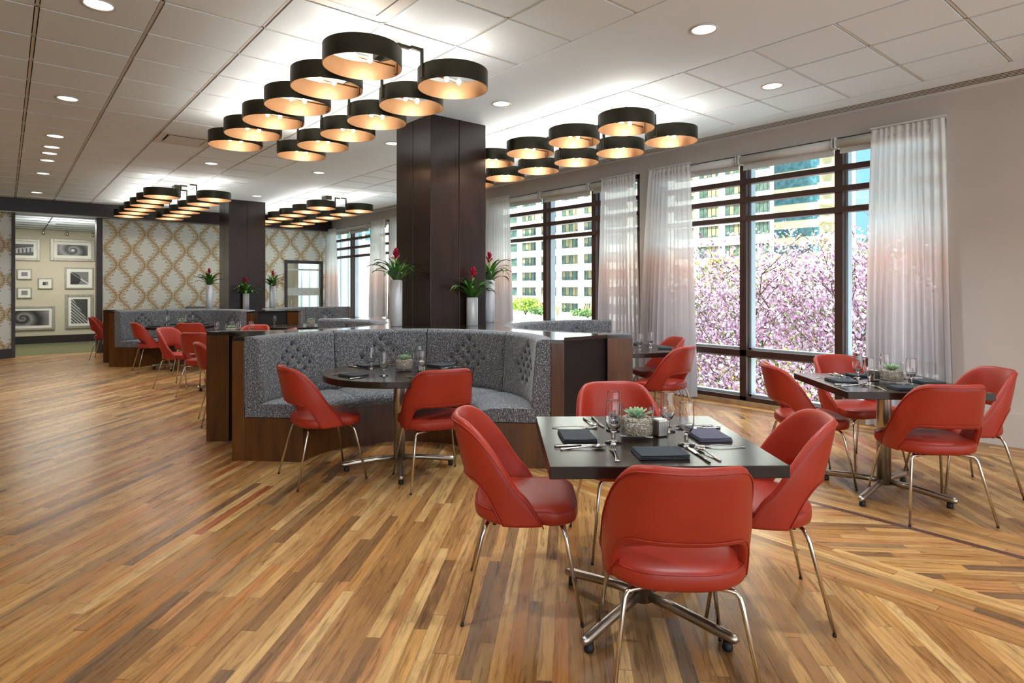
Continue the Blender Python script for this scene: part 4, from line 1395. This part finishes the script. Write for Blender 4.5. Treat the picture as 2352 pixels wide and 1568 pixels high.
# cream tower with blue bands
bB = thing('residential_tower', 'tall cream tower with blue green window bands and balconies', 'building', (130, 62, -20))
tb = MB().box(0, 18, -5.4, 6.5, -5, 90)
tb.build('tower_body', M['cream'], bB)
for k in range(-3, 12):
    z = 20 + 20.6 + 3.55 * (k - 3)
    MB().box(-.12, .1, -5.3, 4.9, z - .9, z + .9).build('window_band', M['bblue'], bB)
    MB().box(-.9, 6, -7.7, -5.3, z - 1.7, z - .75).build('balcony', M['cream'], bB)
# white tower with green glass strips seen through the far window
bC = thing('striped_building', 'white and green striped glass building seen through the far window', 'building', (40, 86, -20))
MB().box(.2, 15, -10, 12, -5, 70).build('building_body', M['white'], bC)
for y, w in ((4.4, .6), (1.6 - .5, .4), (-2.4, 1.0), (-5.4, .8), (7.2, .8)):
    sb = MB().box(0, .2, y - w, y + w, -5, 70)
    for k in range(24): sb.box(-.04, .0, y - w, y + w, k * 3.1 - 2, k * 3.1 - 1.7, 1)
    sb.build('glass_strip', [M['bglass'] if y > 0 else M['bblue'], M['bframe']], bC)
# terrace with planter and shrubs below the second window
M['terr'] = simple('terrace_concrete', (176, 178, 172), .8)
tr_ = thing('planter_wall', 'low white terrace wall with a planter outside the second window', 'planter', (16, 18, -4))
MB().box(0, 4, -6, 5, 0, 4.0).box(-.2, .3, -6, 5, 4.0, 4.3).build('wall_body', M['terr'], tr_)
leafm = NT('shrub_leaf'); leafm.col(leafm.ramp(leafm.noise(leafm.obj(), 2.5, 2), [(.3, (70, 110, 40)), (.7, (176, 200, 70))])).set(Roughness=.7); leafm = leafm.mat
leafd = NT('shrub_leaf_dark'); leafd.col(leafd.ramp(leafd.noise(leafd.obj(), 2.5, 2), [(.3, (54, 84, 46)), (.7, (110, 140, 76))])).set(Roughness=.7); leafd = leafd.mat
def leafcloud(mb, blobs, n, size, rnd, mats=1, hollow=.5):
    tot = sum(b[3] * b[4] * b[5] for b in blobs)
    for (cx, cy, cz, rx, ry, rz) in blobs:
        k = int(n * rx * ry * rz / tot)
        for _ in range(k):
            d = Vector((rnd.gauss(0, 1), rnd.gauss(0, 1), rnd.gauss(0, 1))).normalized()
            r = hollow + (1 - hollow) * rnd.random() ** .6
            r *= 1 + .18 * math.sin(d.x * 7 + cx) * math.sin(d.z * 6 + cy)
            p = Vector((cx + d.x * rx * r, cy + d.y * ry * r, cz + d.z * rz * r))
            a = Vector((rnd.gauss(0, 1), rnd.gauss(0, 1), rnd.gauss(0, 1))).normalized()
            b = a.orthogonal().normalized(); c = a.cross(b)
            s = size * rnd.uniform(.6, 1.3)
            q = len(mb.v)
            mb.v += [tuple(p + b * s), tuple(p + c * s * .6), tuple(p - b * s), tuple(p - c * s * .6)]
            mb.f.append((q, q + 1, q + 2, q + 3)); mb.m.append(rnd.randrange(mats)); mb.s.append(False)
def shrub(x, y, z, r, h, mat, label, seed, bare=False):
    t = thing('shrub', label, 'shrub', (x, y, z), 0, 'shrubs in the terrace planter')
    rnd = random.Random(seed)
    st_ = MB()
    for k in range(9 if bare else 5):
        a = rnd.uniform(0, 6.28); q = rnd.uniform(.3, .8)
        st_.tube([(0, 0, 0), (q * r * .4 * math.cos(a), q * r * .4 * math.sin(a), h * .5), (q * r * math.cos(a), q * r * math.sin(a), h * .95)], [.02, .014, .006], 5)
    st_.build('stems', M['bframe'] if not bare else M['sill'], t)
    lb_ = MB()
    leafcloud(lb_, [(0, 0, h * .6, r, r, h * .45)], 60 if bare else 1300, .035 if bare else .06, rnd, 1, .3)
    lb_.build('foliage', mat, t)
def op(px_, py_, X):
    t = (px_ - 1176) / 1403; k = X / (t * C_ + S_); return (k * (-t * S_ + C_), H - (py_ - 664.6) * k / 1403)
zp = .30
for px_, r, h, mt, lab, bare in ((1207, .75, .75, leafm, 'bright yellow green shrub outside the left part of the second window', False), (1243, .5, .3, leafd, 'low dark shrub next to the bright green one', False), (1349, .7, .32, leafd, 'low green shrub outside the right part of the second window', False),
                             (1241, .4, 1.2, leafd, 'bare thin sapling outside the left part of the second window', True), (1352, .45, .85, leafd, 'bare twiggy shrub outside the right part of the second window', True), (1280, .4, .8, leafd, 'bare twiggy shrub in the middle of the second window', True)):
    yy, _ = op(px_, 700, 17.5)
    shrub(17.5, yy, zp - .02, r, h, mt, lab, px_, bare)

# ------------------------------------------------------------------ cherry tree
def cherry():
    rnd = random.Random(11)
    t = thing('cherry_tree', 'flowering cherry tree full of pink blossom outside the nearest window', 'tree', (11.2, 5.2, -4.2))
    bark = simple('cherry_bark', (84, 62, 52), .8, 0, .2, 8)
    tb_ = MB()
    tb_.tube([(0, 0, 0), (.1, 0, 1.4), (0, .1, 2.6)], [.2, .16, .13], 10)
    tips = []
    def branch(p, d, L, r, depth):
        pts = [p]; q = Vector(p); dd = Vector(d)
        for k in range(4):
            dd = (dd + Vector((rnd.uniform(-.3, .3), rnd.uniform(-.3, .3), rnd.uniform(-.1, .25)))).normalized()
            q = q + dd * L / 4; pts.append(tuple(q))
            if depth < 3 and k > 0:
                for _ in range(2 if depth < 2 else 1):
                    nd = (dd + Vector((rnd.uniform(-1, 1), rnd.uniform(-1, 1), rnd.uniform(-.4, .6)))).normalized()
                    branch(tuple(q), nd, L * .62, r * .5, depth + 1)
        if depth > 0: tips.extend(pts[1:])
        tb_.tube(pts, [r, r * .85, r * .7, r * .55, r * .35], 5 if depth else 8)
    for k in range(6):
        a = k * 1.05
        branch((0, 0, 2.4), (math.cos(a) * .7, math.sin(a) * .9, .75), 2.5, .035, 0)
    tb_.build('trunk_and_branches', bark, t)
    pk = [simple('blossom_pink', (214, 174, 200), .8, 0, .05, 3), simple('blossom_white', (238, 226, 232), .8, 0, .03, 3), simple('blossom_mauve', (172, 124, 158), .8, 0, .05, 3), simple('young_leaf', (122, 142, 70), .7, 0, .1, 3),
          simple('blossom_rose', (196, 150, 180), .8, 0, .05, 3), simple('twig_brown', (104, 76, 78), .8, 0, .1, 3)]
    for m_ in pk[:3] + [pk[4]]:
        m_.node_tree.nodes['Principled BSDF'].inputs['Subsurface Weight'].default_value = 0
    fb = MB()
    blobs = [(0, .1, 5.2, 1.5, 1.7, 1.0), (0, 1.4, 4.6, 1.3, 1.4, 1.1), (.2, -1.6, 4.6, 1.4, 1.5, 1.6), (0, .3, 3.9, 1.9, 2.5, 1.3), (0, 0, 2.7, 2.0, 3.0, 1.2),
             (.0, .35, 6.15, .6, .55, .72), (.3, -3.2, 4.6, 1.2, 1.3, 1.4), (0, -2.5, 3.2, 1.4, 1.6, 1.3), (0, 2.6, 3.6, 1.2, 1.2, 1.1), (0, .6, 5.7, .9, .9, .7), (.2, -1.0, 5.6, .7, .7, .8)]
    weights = [0, 0, 0, 1, 1, 1, 2, 2, 4, 3, 3, 5, 5]
    tot = sum(b[3] * b[4] + b[5] * b[4] for b in blobs)
    for (cx, cy, cz, rx, ry, rz) in blobs:
        k = int(62000 * (rx * ry + rz * ry) / tot)
        for _ in range(k):
            d = Vector((rnd.gauss(0, 1), rnd.gauss(0, 1), rnd.gauss(0, 1))).normalized()
            r = .45 + .6 * rnd.random() ** .7
            if rnd.random() < .06: r *= 1.15
            p = Vector((cx + d.x * rx * r, cy + d.y * ry * r, cz + d.z * rz * r))
            p += Vector((.08 * math.sin(p.z * 9), .10 * math.sin(p.x * 8 + p.z * 5), .08 * math.sin(p.y * 11)))
            a = Vector((rnd.gauss(-.6, 1), rnd.gauss(0, 1), rnd.gauss(.2, 1))).normalized()
            b = a.orthogonal().normalized(); c = a.cross(b)
            if rnd.random() < .5:
                tp = rnd.choice(tips); g_ = .16
                p = Vector((tp[0] + rnd.gauss(0, g_), tp[1] + rnd.gauss(0, g_), tp[2] + rnd.gauss(0, g_)))
            wy = 5.2 + p.y
            top = cr1([(0, 2.0), (3.5, 2.15), (4.2, 2.2), (4.75, 1.85), (5.45, 2.75), (6.4, 2.0), (7.5, 1.45), (12, 1.1)], max(0, wy)) + 4.2 + rnd.gauss(0, .12)
            if p.z > top: continue
            mi = rnd.choice(weights)
            q = len(fb.v)
            if mi in (3, 5):
                s = rnd.uniform(.03, .055)
                fb.v += [tuple(p + b * s), tuple(p + c * s * .3), tuple(p - b * s), tuple(p - c * s * .3)]
                fb.f.append((q, q + 1, q + 2, q + 3)); fb.m.append(mi); fb.s.append(False)
            else:
                s = rnd.uniform(.020, .038); th = rnd.uniform(0, 2)
                # five petals drawn as a notched star cup
                ring = []
                for e in range(10):
                    an = th + e * PI / 5; rr_ = s if e % 2 == 0 else s * .55
                    ring.append(tuple(p + (b * math.cos(an) + c * math.sin(an)) * rr_ + a * (rr_ * .35)))
                fb.v += ring
                fb.f.append(tuple(range(q, q + 10))); fb.m.append(mi); fb.s.append(False)
    fb.build('blossom_foliage', pk, t)
cherry()
def yellow_tree():
    rnd = random.Random(5)
    cx, (cy, _) = 19.0, op(1715, 760, 19.0)
    t = thing('golden_tree', 'smaller tree with golden yellow leaves behind the pink blossom', 'tree', (cx, cy, -5))
    tr2 = MB().tube([(0, 0, 0), (0, .1, 2), (0, 0, 4)], [.16, .13, .08], 8)
    for k in range(7):
        a = k * .9; tr2.tube([(0, 0, 2.6), (math.cos(a) * .8, math.sin(a) * .9, 4.2), (math.cos(a) * 1.5, math.sin(a) * 1.9, 5.6)], [.06, .04, .02], 6)
    tr2.build('trunk', M['bframe'], t)
    lb3 = MB()
    leafcloud(lb3, [(0, 0, 5.2, 1.6, 2.6, 1.7), (0, .9, 6.4, 1.1, 1.3, 1.1), (0, -1.6, 3.9, 1.6, 2.4, 1.5), (0, 1.2, 3.6, 1.7, 2.6, 1.6)], 15000, .10, rnd, 3, .3)
    lb3.build('foliage', [simple('golden_leaf', (190, 140, 40), .8, 0, .1, 2), simple('olive_leaf', (96, 110, 50), .8, 0, .1, 2), simple('brown_twigs', (110, 90, 66), .8, 0, .1, 2)], t)
yellow_tree()
# street level far below
MB().box(8, 220, -80, 220, -20.5, -20.3).build('street_ground', simple('asphalt', (186, 186, 180), .9), kind='structure')
